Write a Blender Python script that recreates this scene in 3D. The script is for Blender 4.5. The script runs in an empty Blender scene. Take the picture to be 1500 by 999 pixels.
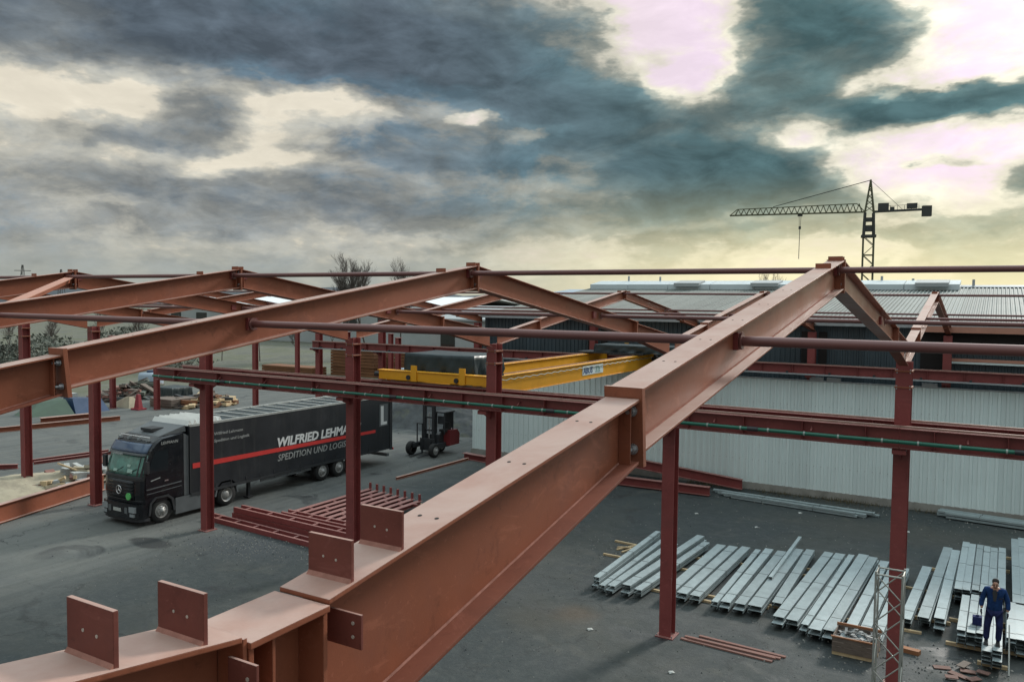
import bpy, math, random
from mathutils import Vector, Matrix, Euler
random.seed(7)
R = random.Random(11)
sc = bpy.context.scene
COL = sc.collection
PI = math.pi

# ------------------------------------------------------------------ camera
cam_d = bpy.data.cameras.new('camera'); cam = bpy.data.objects.new('camera', cam_d); COL.objects.link(cam)
YAW, PITCH, ROLL, CAMH = -0.536056, -0.0514455, 0.0100886, 9.70065
_f = Vector((math.sin(YAW)*math.cos(PITCH), math.cos(YAW)*math.cos(PITCH), math.sin(PITCH)))
_r = Vector((math.cos(YAW), -math.sin(YAW), 0)); _u = _r.cross(_f)
_r2 = _r*math.cos(ROLL) + _u*math.sin(ROLL); _u2 = _u*math.cos(ROLL) - _r*math.sin(ROLL)
m = Matrix((_r2, _u2, -_f)).transposed().to_4x4(); m.translation = (0, 0, CAMH)
cam.matrix_world = m
cam_d.sensor_width = 36; cam_d.lens = 1196.28/1500*36
cam_d.clip_start = 0.1; cam_d.clip_end = 6000
sc.camera = cam

# ------------------------------------------------------------------ light
SUN_AZ, SUN_EL = math.radians(14), math.radians(28)
w = bpy.data.worlds.new('World'); sc.world = w; w.use_nodes = True
nt = w.node_tree; nt.nodes.clear()
SKY_GAIN = 10.0


class NG:
    """tiny helper to write node graphs"""
    def __init__(s, nt): s.nt = nt
    def n(s, t, **k):
        x = s.nt.nodes.new(t)
        for a, b in k.items(): setattr(x, a, b)
        return x
    def link(s, a, b): s.nt.links.new(a, b)
    def put(s, sock, v):
        if hasattr(v, 'is_linked') or isinstance(v, bpy.types.NodeSocket): s.link(v, sock)
        elif isinstance(v, (tuple, list)) and len(v) == 3 and sock.type == 'RGBA': sock.default_value = (*v, 1)
        else: sock.default_value = v
    def math(s, op, a, b=0.0, c=0.0):
        x = s.n('ShaderNodeMath', operation=op)
        s.put(x.inputs[0], a); s.put(x.inputs[1], b); s.put(x.inputs[2], c)
        return x.outputs[0]
    def vm(s, op, a, b=(0, 0, 0), out=0):
        x = s.n('ShaderNodeVectorMath', operation=op)
        s.put(x.inputs[0], a)
        if op == 'SCALE': s.put(x.inputs['Scale'], b)
        else: s.put(x.inputs[1], b)
        return x.outputs[out]
    def mapr(s, v, a, b, c, d, it='LINEAR'):
        x = s.n('ShaderNodeMapRange', interpolation_type=it)
        for i, q in enumerate((v, a, b, c, d)): s.put(x.inputs[i], q)
        return x.outputs[0]
    def mix(s, f, a, b, bt='MIX'):
        x = s.n('ShaderNodeMix', data_type='RGBA', blend_type=bt)
        s.put(x.inputs[0], f); s.put(x.inputs[6], a); s.put(x.inputs[7], b)
        return x.outputs[2]
    def noise(s, vec, scale, detail=4, rough=.55, dist=0.0, out=0):
        x = s.n('ShaderNodeTexNoise')
        if vec is not None: s.link(vec, x.inputs['Vector'])
        x.inputs['Scale'].default_value = scale; x.inputs['Detail'].default_value = detail
        x.inputs['Roughness'].default_value = rough; x.inputs['Distortion'].default_value = dist
        return x.outputs[out]
    def comb(s, x, y, z):
        c = s.n('ShaderNodeCombineXYZ')
        for i, q in enumerate((x, y, z)): s.put(c.inputs[i], q)
        return c.outputs[0]
    def sep(s, v):
        c = s.n('ShaderNodeSeparateXYZ'); s.link(v, c.inputs[0]); return c.outputs


g = NG(nt)
dirv = g.n('ShaderNodeTexCoord').outputs['Generated']
dx, dy, dz = g.sep(dirv)
az = g.math('ARCTAN2', dx, dy)
el = g.math('ARCSINE', dz)
# domain warp so that cloud banks have ragged edges
stretched = g.comb(dx, dy, g.math('MULTIPLY', dz, 2.4))
wn = g.noise(stretched, 5.5, 5, .55, out=1)
wn = g.vm('SUBTRACT', wn, (.5, .5, .5))
wn2 = g.noise(stretched, 19, 4, .6, out=1)
wn2 = g.vm('SUBTRACT', wn2, (.5, .5, .5))
warp = g.vm('ADD', g.vm('MULTIPLY', wn, (.20, .070, 0)), g.vm('MULTIPLY', wn2, (.055, .024, 0)))
ae = g.vm('ADD', g.comb(az, el, 0), warp)
BLOBS = [(-0.997, 0.28, 0.219, 0.05, 0, 0.6), (-0.742, 0.296, 0.276, 0.058, -0.05, 0.6), (-0.531, 0.263, 0.189, 0.06, -0.25, 0.6), (-0.367, 0.189, 0.184, 0.046, -0.25, 0.55), (-0.256, 0.147, 0.107, 0.038, 0.05, 0.5), (-0.916, 0.188, 0.1, 0.026, 0.1, 0.36), (-0.645, 0.18, 0.123, 0.028, -0.1, 0.44), (-0.835, 0.114, 0.183, 0.028, 0, 0.20), (-0.223, 0.311, 0.081, 0.035, 0.25, 0.75), (-0.184, 0.258, 0.094, 0.043, 0.45, 0.8), (-0.133, 0.208, 0.056, 0.024, 0, 0.75), (-0.015, 0.209, 0.074, 0.019, 0.05, 0.85), (-0.079, 0.212, 0.073, 0.013, 0, 0.6), (-0.045, 0.159, 0.022, 0.006, 0, 0.6), (0.009, 0.129, 0.033, 0.018, 0.2, 0.8), (-0.249, 0.196, 0.061, 0.03, 0, 0.5), (-0.326, 0.149, 0.142, 0.033, -0.1, 0.35), (-0.414, 0.114, 0.122, 0.018, 0, 0.15), (-0.562, 0.093, 0.216, 0.021, 0, 0.16), (-1.057, 0.112, 0.126, 0.025, 0, 0.22), (-0.966, 0.073, 0.207, 0.016, 0, 0.14), (-0.088, 0.079, 0.087, 0.009, 0, 0.3), (-0.239, 0.088, 0.091, 0.011, 0.1, 0.15),
         (-1.037, 0.211, 0.096, 0.026, 0, -0.55), (-0.82, 0.236, 0.099, 0.021, 0, -0.5), (-0.77, 0.206, 0.059, 0.029, 0.2, -0.55), (-0.82, 0.153, 0.092, 0.014, 0.1, -0.4), (-0.937, 0.157, 0.078, 0.009, 0, -0.25), (-0.967, 0.229, 0.034, 0.021, 0, -0.2), (-0.337, 0.3, 0.087, 0.05, 0, -0.55), (-0.393, 0.328, 0.048, 0.028, 0, -0.4), (-0.336, 0.249, 0.055, 0.021, 0.3, -0.3), (-0.201, 0.192, 0.075, 0.022, 0.1, -0.55), (-0.45, 0.135, 0.16, 0.045, -0.1, 0.36), (-0.36, 0.075, 0.16, 0.02, 0, 0.2), (-0.27, 0.118, 0.13, 0.028, 0.05, 0.38), (-0.80, 0.118, 0.2, 0.024, 0, 0.10), (-0.62, 0.105, 0.2, 0.02, 0, 0.14), (-0.036, 0.27, 0.069, 0.072, 0, -0.5), (-0.044, 0.155, 0.109, 0.042, 0, -0.4), (-0.595, 0.214, 0.03, 0.007, 0.15, -0.6), (-0.694, 0.213, 0.02, 0.014, 0.3, -0.3), (-0.976, 0.102, 0.041, 0.007, 0, -0.25), (-0.366, 0.138, 0.072, 0.011, 0.2, -0.25), (-0.293, 0.097, 0.086, 0.011, 0.1, -0.22), (-0.497, 0.166, 0.05, 0.008, 0, -0.2), (-0.766, 0.049, 0.198, 0.011, 0, -0.12), (-0.70, 0.075, 0.12, 0.010, 0.05, -0.22), (-0.90, 0.060, 0.14, 0.008, 0, -0.18), (-0.52, 0.20, 0.05, 0.010, 0.1, -0.28)]
# warm side (towards the hidden sun) 1, cool side 0
W = g.mapr(g.math('ABSOLUTE', g.math('SUBTRACT', az, 0.10)), .28, .85, 1, 0, 'SMOOTHSTEP')
D = g.math('SUBTRACT', 0.285, g.math('MULTIPLY', W, 0.03))
for (a0, e0, sx, sy, rot, amp) in BLOBS:
    mp = g.n('ShaderNodeMapping', vector_type='TEXTURE')
    g.link(ae, mp.inputs['Vector'])
    mp.inputs['Location'].default_value = (a0, e0, 0); mp.inputs['Rotation'].default_value = (0, 0, rot)
    mp.inputs['Scale'].default_value = (sx, sy, 1)
    r = g.vm('LENGTH', mp.outputs[0], out=1)
    D = g.math('ADD', D, g.mapr(r, .35, 1.6, amp*(.95 if amp > 0 else 1.1), 0, 'SMOOTHSTEP'))
fb = g.noise(stretched, 5.0, 8, .56, .35)
fb2 = g.noise(g.vm('ADD', stretched, (3.1, 1.7, .4)), 13, 7, .6, .5)
fb3 = g.noise(stretched, 34, 4, .6, .3)
D = g.math('ADD', D, g.math('MULTIPLY', g.math('SUBTRACT', fb, .5), 1.5))
D = g.math('ADD', D, g.math('MULTIPLY', g.math('SUBTRACT', fb2, .5), 1.0))
D = g.math('ADD', D, g.math('MULTIPLY', g.math('SUBTRACT', fb3, .5), .45))
D0 = D
# relief: the side of each billow that faces the sun is brighter, the base darker
sh_v = g.vm('ADD', stretched, (.010, .016, .040))
fbs = g.noise(sh_v, 5.0, 8, .56, .35)
fb2s = g.noise(g.vm('ADD', sh_v, (3.1, 1.7, .4)), 13, 7, .6, .5)
relief = g.math('ADD', g.math('MULTIPLY', g.math('SUBTRACT', fb, fbs), 1.3), g.math('MULTIPLY', g.math('SUBTRACT', fb2, fb2s), 1.5))
relief = g.math('ADD', 1.0, g.math('MULTIPLY', g.math('MINIMUM', g.math('MAXIMUM', relief, -.22), .40), g.mapr(D0, -.25, .45, .22, 1.05)))
D = g.math('SUBTRACT', D, g.mapr(el, .38, .8, 0, .25))
sky = g.n('ShaderNodeTexSky', sky_type='NISHITA'); sky.sun_disc = False
sky.sun_elevation = SUN_EL; sky.sun_rotation = SUN_AZ; sky.altitude = 200; sky.dust_density = 2.0
skyc = g.vm('SCALE', sky.outputs[0], 0.1)
bright = g.mix(W, (.78, .71, .57), (.86, .69, .84))
bright = g.mix(.10, bright, skyc)
pale = g.mix(W, (.46, .455, .405), (.84, .80, .66))
mid = g.mix(W, (.27, .285, .28), (.33, .365, .315))
dusk = g.mix(W, (.155, .180, .198), (.150, .205, .200))
dark = g.mix(W, (.088, .114, .142), (.068, .126, .136))
blue = g.mapr(g.noise(g.vm('ADD', stretched, (7.7, 2.2, 5.1)), 3.2, 4, .5), .46, .64, 0, .6)
dusk = g.mix(blue, dusk, g.mix(W, (.085, .165, .235), (.075, .185, .205)))
c1 = g.mix(g.mapr(D, g.math('SUBTRACT', -.12, g.math('MULTIPLY', W, .30)), .16, 0, 1, 'SMOOTHSTEP'), bright, pale)
c1 = g.mix(g.mapr(D, .12, .46, 0, 1, 'SMOOTHSTEP'), c1, mid)
c1 = g.mix(g.mapr(D, .42, .80, 0, 1, 'SMOOTHSTEP'), c1, dusk)
c2 = g.mix(g.mapr(D, .74, 1.30, 0, 1, 'SMOOTHSTEP'), c1, dark)
c2 = g.vm('SCALE', c2, relief)
# haze band low over the horizon, warm under the sun
hz = g.mapr(el, .0, .085, 1, 0, 'SMOOTHSTEP')
W2 = g.math('MULTIPLY', W, g.mapr(el, .03, .16, 1, 0, 'SMOOTHSTEP'))
c2 = g.mix(g.math('MULTIPLY', W2, .42), c2, (.90, .80, .40))
hcol = g.mix(W, (.36, .385, .35), (1.02, .91, .56))
c3 = g.mix(g.math('MULTIPLY', hz, .78), c2, hcol)
# overcast skies get brighter with height, and brightest round the veiled sun
to_sun = Vector((math.sin(SUN_AZ)*math.cos(SUN_EL), math.cos(SUN_AZ)*math.cos(SUN_EL), math.sin(SUN_EL)))
cosd = g.vm('DOT_PRODUCT', dirv, tuple(to_sun), out=1)
aur = g.math('ADD', 1.0, g.math('MULTIPLY', g.math('POWER', g.math('MAXIMUM', cosd, 0.0), 34.0), .75))
c3 = g.vm('SCALE', c3, g.math('MULTIPLY', aur, g.mapr(dz, .34, 1, 1, 2.7)))
c3 = g.vm('MULTIPLY', c3, g.mix(g.mapr(dz, .33, .60, 0, 1, 'SMOOTHSTEP'), (1, 1, 1), (.80, .99, 1.20)))   # bluer overhead
bg = g.n('ShaderNodeBackground'); bg.inputs['Strength'].default_value = 0.1
g.link(g.vm('SCALE', c3, SKY_GAIN), bg.inputs['Color'])
ow = g.n('ShaderNodeOutputWorld'); g.link(bg.outputs[0], ow.inputs[0])
w.cycles.sampling_method = 'MANUAL'; w.cycles.sample_map_resolution = 512

sd = bpy.data.lights.new('sun', 'SUN'); sd.energy = 2.9; sd.angle = math.radians(10); sd.color = (1.0, .95, .88)
sun = bpy.data.objects.new('sun', sd); COL.objects.link(sun); sun.location = (0, 0, 60)
sun.rotation_euler = to_sun.to_track_quat('Z', 'Y').to_euler()

sc.view_settings.view_transform = 'Standard'; sc.view_settings.look = 'None'
sc.view_settings.exposure = 0.12; sc.view_settings.gamma = 1.0
sc.render.engine = 'CYCLES'
sc.cycles.use_denoising = True
sc.cycles.max_bounces = 6; sc.cycles.diffuse_bounces = 3; sc.cycles.glossy_bounces = 3
sc.cycles.transmission_bounces = 4; sc.cycles.transparent_max_bounces = 8


# ------------------------------------------------------------------ materials
def mat(name, col, rough=.6, metal=0.0, var=.15, vscale=1.5, bump=0.0, bscale=40, edge=0.0, spec=.5,
        col2=None, stain=0.0, streak=False, toplit=None, toplitamt=.7, scuff=0.0, rnd=0.0):
    mt = bpy.data.materials.new(name); mt.use_nodes = True
    t = mt.node_tree; b = t.nodes['Principled BSDF']; q = NG(t)
    pos = q.n('ShaderNodeNewGeometry').outputs['Position']
    v = q.noise(pos, vscale, 6, .62)
    fine = q.noise(pos, vscale*14, 3, .6)
    f = q.math('ADD', q.math('MULTIPLY', v, .75), q.math('MULTIPLY', fine, .25))
    lo = tuple(c*(1-var) for c in col); hi = tuple(min(1, c*(1+var)) for c in col)
    c = q.mix(q.mapr(f, .3, .7, 0, 1), lo, hi)
    if col2:
        st = q.noise(pos, vscale*.7, 8, .68, .6)
        if streak:
            st = q.noise(q.vm('MULTIPLY', pos, (3, 3, .25)), vscale, 7, .65)
        c = q.mix(q.mapr(st, .52, .72, 0, stain), c, col2)
    if rnd > 0:
        oi = q.n('ShaderNodeObjectInfo').outputs['Random']
        c = q.vm('SCALE', c, q.mapr(oi, 0, 1, 1-rnd, 1+rnd*.6))
    if scuff > 0:   # rubbed, chalky and dirty marks
        s1 = q.noise(q.vm('MULTIPLY', pos, (1, 1, 2.2)), 3.3, 9, .72, 1.2)
        c = q.mix(q.mapr(s1, .555, .66, 0, scuff), c, tuple(min(1, x*1.45+.02) for x in col))
        s2 = q.noise(pos, 6.5, 9, .74, .9)
        c = q.mix(q.mapr(s2, .57, .68, 0, scuff), c, tuple(x*.42 for x in col))
        s3 = q.noise(pos, 38, 3, .7)
        c = q.mix(q.mapr(s3, .64, .72, 0, scuff*.8), c, tuple(min(1, x*1.7+.04) for x in col))
    if toplit:        # sky-lit tops put into the colour: paler where a face looks up
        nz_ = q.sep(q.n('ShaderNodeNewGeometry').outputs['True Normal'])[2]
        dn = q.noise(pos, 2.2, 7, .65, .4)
        amt = q.math('MULTIPLY', q.mapr(nz_, .75, .97, 0, toplitamt), q.mapr(dn, .30, .62, .55, 1))
        c = q.mix(amt, c, toplit)
    q.link(c, b.inputs['Base Color'])
    b.inputs['Metallic'].default_value = metal
    b.inputs['Specular IOR Level'].default_value = spec
    q.link(q.mapr(v, .25, .75, max(.03, rough-.1), min(1, rough+.1)), b.inputs['Roughness'])
    nrm = None
    if edge > 0:
        bv = q.n('ShaderNodeBevel'); bv.samples = 3; bv.inputs['Radius'].default_value = edge; nrm = bv.outputs[0]
    if bump > 0:
        bp = q.n('ShaderNodeBump'); bp.inputs['Strength'].default_value = bump; bp.inputs['Distance'].default_value = .01
        q.link(q.noise(pos, bscale, 4, .6), bp.inputs['Height'])
        if nrm: q.link(nrm, bp.inputs['Normal'])
        nrm = bp.outputs[0]
    if nrm: q.link(nrm, b.inputs['Normal'])
    return mt


PRIMERB = mat('dark_primer', (.190, .062, .038), .62, var=.16, vscale=1.6, edge=.006, col2=(.12, .045, .032), stain=.5, spec=.2, scuff=.4)  # darker primer for bottom flanges of the lower rafter pieces
PRIMERSHADE = mat('shaded_primer', (.150, .044, .033), .55, var=.2, vscale=5, edge=.004, scuff=.45, spec=.3, toplit=(.50, .355, .30), toplitamt=.6)  # same red primer, darkened in colour for plates facing away from the light
TUBEM = mat('tube_primer', (.150, .058, .052), .42, var=.12, vscale=2, toplit=(.30, .17, .15), toplitamt=.6)
PRIMER = mat('red_oxide_primer', (.245, .078, .041), .46, var=.13, vscale=1.3, bump=.05, bscale=90, edge=.006, col2=(.19, .075, .055), stain=.5, spec=.32, toplit=(.430, .305, .260), toplitamt=.9, scuff=.45)
CRIMSON = mat('crimson_primer', (.205, .048, .045), .46, var=.14, vscale=1.2, bump=.05, bscale=70, edge=.006, col2=(.13, .05, .045), stain=.4, toplit=(.36, .22, .19), toplitamt=.6, scuff=.4, spec=.35)
WELD = mat('weld_seam', (.29, .14, .11), .9, var=.3, vscale=14, spec=0.0)
BRACEM = mat('pale_primer', (.42, .20, .14), .5, var=.12, vscale=3)
BOLT = mat('galvanised_bolt', (.42, .42, .43), .38, metal=.8, var=.15, vscale=20)
HOLEBLACK = mat('hole_and_shadow_black', (.012, .009, .008), .9)  # flat black for drilled holes and for panels painted as shadow gaps
BARE = mat('bare_bright_steel', (.50, .45, .39), .35, metal=.3, var=.1)
GALV = mat('galvanised_sheet', (.290, .345, .352), .5, metal=.15, var=.12, vscale=3.5, bump=.03, bscale=60, col2=(.20, .235, .24), stain=.65, scuff=.3, rnd=.16)
GALVDARK = mat('plain_galvanised', (.33, .35, .36), .5, metal=.3, var=.15, vscale=4)  # plain galvanised steel for trims, gutter and strips
STRAPM = mat('steel_strap', (.09, .10, .10), .5, metal=.3)
ALU = mat('aluminium_tube', (.34, .34, .31), .5, metal=.4, var=.15, vscale=5)
GREEN = mat('green_conductor_rail', (.010, .115, .075), .42, var=.12, vscale=2)
CLIP = mat('pale_clip', (.28, .33, .30), .5)
YELLOW = mat('crane_yellow', (.72, .33, .012), .42, var=.06, vscale=1.5, edge=.01, col2=(.5, .22, .01), stain=.25)
RAIL = mat('rail_steel', (.30, .20, .17), .42, metal=.4, var=.2, vscale=6)
TARP = mat('dark_tarpaulin', (.014, .026, .030), .42, var=.3, vscale=4)
WHITEP = mat('pale_corrugated_cladding', (.64, .725, .715), .5, var=.03, vscale=.9, col2=(.52, .57, .545), stain=.15, streak=True, rnd=.07)
DARKP = mat('dark_corrugated_cladding', (.040, .060, .072), .5, var=.2, vscale=.8, col2=(.02, .035, .042), stain=.5, streak=True, rnd=.2)
SKYLD = mat('dull_sheet_roof', (.33, .35, .355), .7, var=.1, vscale=.3)
ROOFM = mat('grey_roof_sheet', (.20, .22, .205), .62, metal=.0, spec=.35, var=.14, vscale=.7, col2=(.11, .115, .11), stain=.5, rnd=.14)
SKYL = mat('milky_skylight_sheet', (.52, .58, .60), .35, var=.08, vscale=.8)
CONC = mat('concrete', (.26, .25, .225), .85, var=.2, vscale=2, bump=.3, bscale=30, col2=(.12, .11, .10), stain=.6)
BLACK = mat('black_vehicle_paint', (.009, .010, .013), .22, var=.2, vscale=3, col2=(.040, .040, .036), stain=.5)
CURTAIN = mat('black_curtain_canvas', (.012, .014, .018), .5, var=.25, vscale=1.2, bump=.25, bscale=1.4, col2=(.034, .035, .034), stain=.7, streak=True)
PLASTIC = mat('dark_grey_plastic', (.022, .024, .027), .55, var=.2, vscale=4)
GREYP = mat('grey_truck_panel', (.10, .11, .115), .45, var=.15, vscale=3)
RUBBER = mat('tyre_rubber', (.012, .012, .012), .85, var=.3, vscale=8)
RIM = mat('wheel_rim_metal', (.30, .30, .29), .5, metal=.35, var=.2, vscale=8)
CHROME = mat('bright_chrome', (.7, .7, .7), .25, metal=.9)
LETTER = mat('white_lettering', (.62, .63, .62), .6, var=.06)
LETTER2 = mat('grey_lettering', (.30, .31, .30), .6, var=.1)
REDS = mat('red_stripe', (.58, .035, .03), .5, var=.08)
GLASSG = mat('windscreen_glass', (.07, .19, .155), .06, var=.6, vscale=2.5, spec=.9)
GLASSB = mat('blue_sun_visor', (.045, .075, .13), .12, var=.3, vscale=2, spec=.8)
GLASSD = mat('dark_side_glass', (.010, .013, .016), .05, spec=.9)
LAMP = mat('headlamp_lens', (.24, .26, .27), .12, var=.1, spec=.8)
WHITEC = mat('white_canvas', (.66, .66, .63), .7, var=.1, vscale=2)
CARDM = mat('pale_card', (.28, .42, .36), .4)
BRICKM = mat('dull_reddish_board', (.15, .082, .066), .85, var=.2, vscale=5)
SCRAPD = mat('dull_metal_scrap', (.20, .205, .20), .6, var=.4, vscale=9)
STICK = mat('green_sticker', (.10, .42, .12), .5)
WOOD = mat('raw_timber', (.48, .36, .21), .8, var=.22, vscale=5, col2=(.26, .19, .11), stain=.5)
WOODR = mat('reddish_timber', (.20, .095, .075), .8, var=.2, vscale=5, col2=(.26, .12, .09), stain=.4)
CRATE = mat('weathered_board', (.135, .105, .085), .85, var=.25, vscale=4, col2=(.09, .07, .06), stain=.6)
ORANGE = mat('orange_wood_rim', (.27, .115, .05), .8, var=.2, vscale=5)
SCRAP = mat('pale_scrap', (.36, .37, .35), .7, var=.2, vscale=9)
BLUEC = mat('blue_work_cloth', (.013, .040, .125), .85, var=.5, vscale=9, bump=1.0, bscale=14, spec=.15)
NAVYC = mat('navy_work_cloth', (.020, .026, .085), .85, var=.5, vscale=8, bump=1.0, bscale=12, spec=.15)
SKIN = mat('skin', (.42, .23, .16), .6, var=.08, vscale=8)
HAIR = mat('dark_hair', (.025, .020, .018), .7)
SHIRT = mat('grey_brown_shirt', (.035, .036, .040), .85)
BOOT = mat('dark_leather', (.02, .02, .02), .6)
GLOVE = mat('dark_glove', (.02, .02, .035), .8)
BARK = mat('dark_bark', (.075, .062, .055), .9, var=.3, vscale=3)
TWIG = mat('bare_twigs', (.105, .088, .078), .9, var=.3, vscale=3)
SHRUBM = mat('dull_green_shrub', (.125, .135, .11), .9, var=.25, vscale=.3)
FOREST = mat('distant_bare_forest', (.040, .052, .062), .95, var=.35, vscale=.04)
SAND = mat('pale_sand', (.33, .29, .21), .95, var=.22, vscale=1.6, bump=.7, bscale=6, col2=(.19, .16, .12), stain=.7)
WEEDM = mat('dry_weeds', (.115, .092, .045), .9, var=.4, vscale=2)
SOIL = mat('dark_earth', (.060, .066, .068), .95, var=.5, vscale=1.6, bump=1.0, bscale=5, col2=(.115, .12, .085), stain=.8)
RUST = mat('rust_brown_sheet', (.155, .062, .024), .75, var=.22, vscale=.9, col2=(.12, .045, .02), stain=.5)
BLUEP = mat('blue_plastic', (.022, .048, .105), .4, var=.15)
GREENP = mat('green_tarpaulin', (.050, .085, .055), .55, var=.2, vscale=2)
REDP = mat('red_plastic', (.26, .03, .04), .5, var=.12)
CRANEM = mat('tower_crane_steel', (.085, .085, .045), .6, var=.2, vscale=1)
CRANED = mat('tower_crane_ballast', (.045, .047, .045), .8, var=.2, vscale=1)
WHITEH = mat('white_far_roof', (.72, .74, .75), .6, var=.04, vscale=.1)
GREYH = mat('grey_far_wall', (.34, .36, .36), .8, var=.12, vscale=.2)
BLUEH = mat('blue_grey_sheet', (.28, .34, .40), .6, var=.1, vscale=.5)
OXRED = mat('forklift_red', (.15, .02, .022), .45, var=.15)


# ------------------------------------------------------------------ mesh helpers
class MB:
    def __init__(s): s.v = []; s.f = []; s.sm = []
    def add(s, vs, fs, smooth=False):
        k = len(s.v); s.v += [tuple(p) for p in vs]
        for f in fs: s.f.append(tuple(i+k for i in f)); s.sm.append(smooth)
        return s
    def box(s, x0, x1, y0, y1, z0, z1):
        return s.add([(x0, y0, z0), (x1, y0, z0), (x1, y1, z0), (x0, y1, z0), (x0, y0, z1), (x1, y0, z1), (x1, y1, z1), (x0, y1, z1)],
                     [(3, 2, 1, 0), (4, 5, 6, 7), (0, 1, 5, 4), (1, 2, 6, 5), (2, 3, 7, 6), (3, 0, 4, 7)])
    def prism(s, poly, o, a, b, w, smooth=False):
        """polygon in the (a, b) plane at o, extruded along w"""
        o, a, b, w = Vector(o), Vector(a), Vector(b), Vector(w)
        n = len(poly)
        p0 = [o + a*p[0] + b*p[1] for p in poly]; p1 = [p + w for p in p0]
        fs = [tuple(range(n))[::-1], tuple(range(n, 2*n))] + [(i, (i+1) % n, n+(i+1) % n, n+i) for i in range(n)]
        if a.cross(b).dot(w) < 0: fs = [f[::-1] for f in fs]
        return s.add(p0+p1, fs, smooth)
    def px(s, poly, x0, x1):
        return s.prism(poly, (x0, 0, 0), (0, 1, 0), (0, 0, 1), (x1-x0, 0, 0))
    def py(s, poly, y0, y1):
        return s.prism(poly, (0, y0, 0), (1, 0, 0), (0, 0, 1), (0, y1-y0, 0))
    def pz(s, poly, z0, z1):
        return s.prism(poly, (0, 0, z0), (1, 0, 0), (0, 1, 0), (0, 0, z1-z0))
    def bar(s, p0, p1, wd, ht, up=(0, 0, 1)):
        p0, p1, up = Vector(p0), Vector(p1), Vector(up)
        d = p1-p0; a = d.cross(up)
        if a.length < 1e-6: a = d.cross(Vector((1, 0, 0)))
        a.normalize(); b = a.cross(d).normalized()
        return s.prism([(-wd/2, -ht/2), (wd/2, -ht/2), (wd/2, ht/2), (-wd/2, ht/2)], p0, a, b, d)
    def tube(s, p0, p1, r0, r1=None, n=12, caps=True, smooth=True):
        r1 = r0 if r1 is None else r1
        p0, p1 = Vector(p0), Vector(p1); d = (p1-p0)
        a = d.cross(Vector((0, 0, 1)))
        if a.length < 1e-6: a = d.cross(Vector((1, 0, 0)))
        a.normalize(); b = d.normalized().cross(a)
        vs = []
        for p, r in ((p0, r0), (p1, r1)):
            for i in range(n):
                t = 2*PI*i/n; vs.append(p + a*(r*math.cos(t)) + b*(r*math.sin(t)))
        s.add(vs, [(i, (i+1) % n, n+(i+1) % n, n+i) for i in range(n)], smooth)
        if caps: s.add(vs, [tuple(range(n))[::-1], tuple(range(n, 2*n))])
        return s
    def path(s, pts, r, n=8):
        for a, b in zip(pts[:-1], pts[1:]): s.tube(a, b, r, n=n)
        return s
    def ring(s, c, axis, prof, n=28, closed=False):
        """lathe: prof = [(r, h), ...] about axis ('x') at c"""
        c = Vector(c); ax = Vector(axis).normalized(); a = ax.cross(Vector((0, 0, 1)))
        if a.length < 1e-4: a = Vector((1, 0, 0))
        a.normalize(); b = ax.cross(a)
        vs = []
        for r, h in prof:
            for i in range(n):
                t = 2*PI*i/n; vs.append(c + ax*h + a*(r*math.cos(t)) + b*(r*math.sin(t)))
        m_ = len(prof); fs = []
        for j in range(m_-1):
            for i in range(n): fs.append((j*n+i, j*n+(i+1) % n, (j+1)*n+(i+1) % n, (j+1)*n+i))
        return s.add(vs, fs, True)
    def hexa(s, b, t):
        """eight corners: bottom four, top four (both counter-clockwise from above)"""
        return s.add(list(b)+list(t), [(3, 2, 1, 0), (4, 5, 6, 7), (0, 1, 5, 4), (1, 2, 6, 5), (2, 3, 7, 6), (3, 0, 4, 7)])


MESHES = {}


def mesh_of(name, mb, mt, off=(0, 0, 0)):
    me = bpy.data.meshes.new(name)
    ox, oy, oz = off
    me.from_pydata([(x-ox, y-oy, z-oz) for x, y, z in mb.v], [], mb.f)
    me.polygons.foreach_set('use_smooth', mb.sm)
    for q in (mt if isinstance(mt, (list, tuple)) else [mt]): me.materials.append(q)
    me.update()
    return me


def wloc(o):
    return (Vector(o.location) + Vector(wloc(o.parent))) if o is not None else Vector((0, 0, 0))


def obj(name, mb, mt, parent=None, loc=None):
    """mb in world coordinates; the object sits at loc (or its parent's place)"""
    base = wloc(parent)
    off = Vector(loc) if loc is not None else base
    o = bpy.data.objects.new(name, mesh_of(name, mb, mt, off)); COL.objects.link(o)
    o.location = off - base
    if parent is not None: o.parent = parent
    return o


def tag(o, label=None, cat=None, group=None, kind=None):
    if label: o['label'] = label
    if cat: o['category'] = cat
    if group: o['group'] = group
    if kind: o['kind'] = kind
    return o


def thing(name, loc, label, cat, group=None):
    o = bpy.data.objects.new(name, None); COL.objects.link(o); o.location = loc
    o.empty_display_size = .3
    return tag(o, label, cat, group)


def copy_tree(o, loc=None, label=None, parent=None, group=None):
    c = o.copy(); COL.objects.link(c)
    if parent is not None: c.parent = parent
    if loc is not None: c.location = loc
    if label: c['label'] = label
    if group: c['group'] = group
    for ch in o.children: copy_tree(ch, parent=c)
    return c


ORD = ['nearest', 'second', 'third', 'fourth', 'fifth', 'sixth', 'seventh', 'eighth', 'ninth', 'tenth', 'eleventh', 'twelfth',
       'thirteenth', 'fourteenth', 'fifteenth', 'sixteenth']

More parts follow.
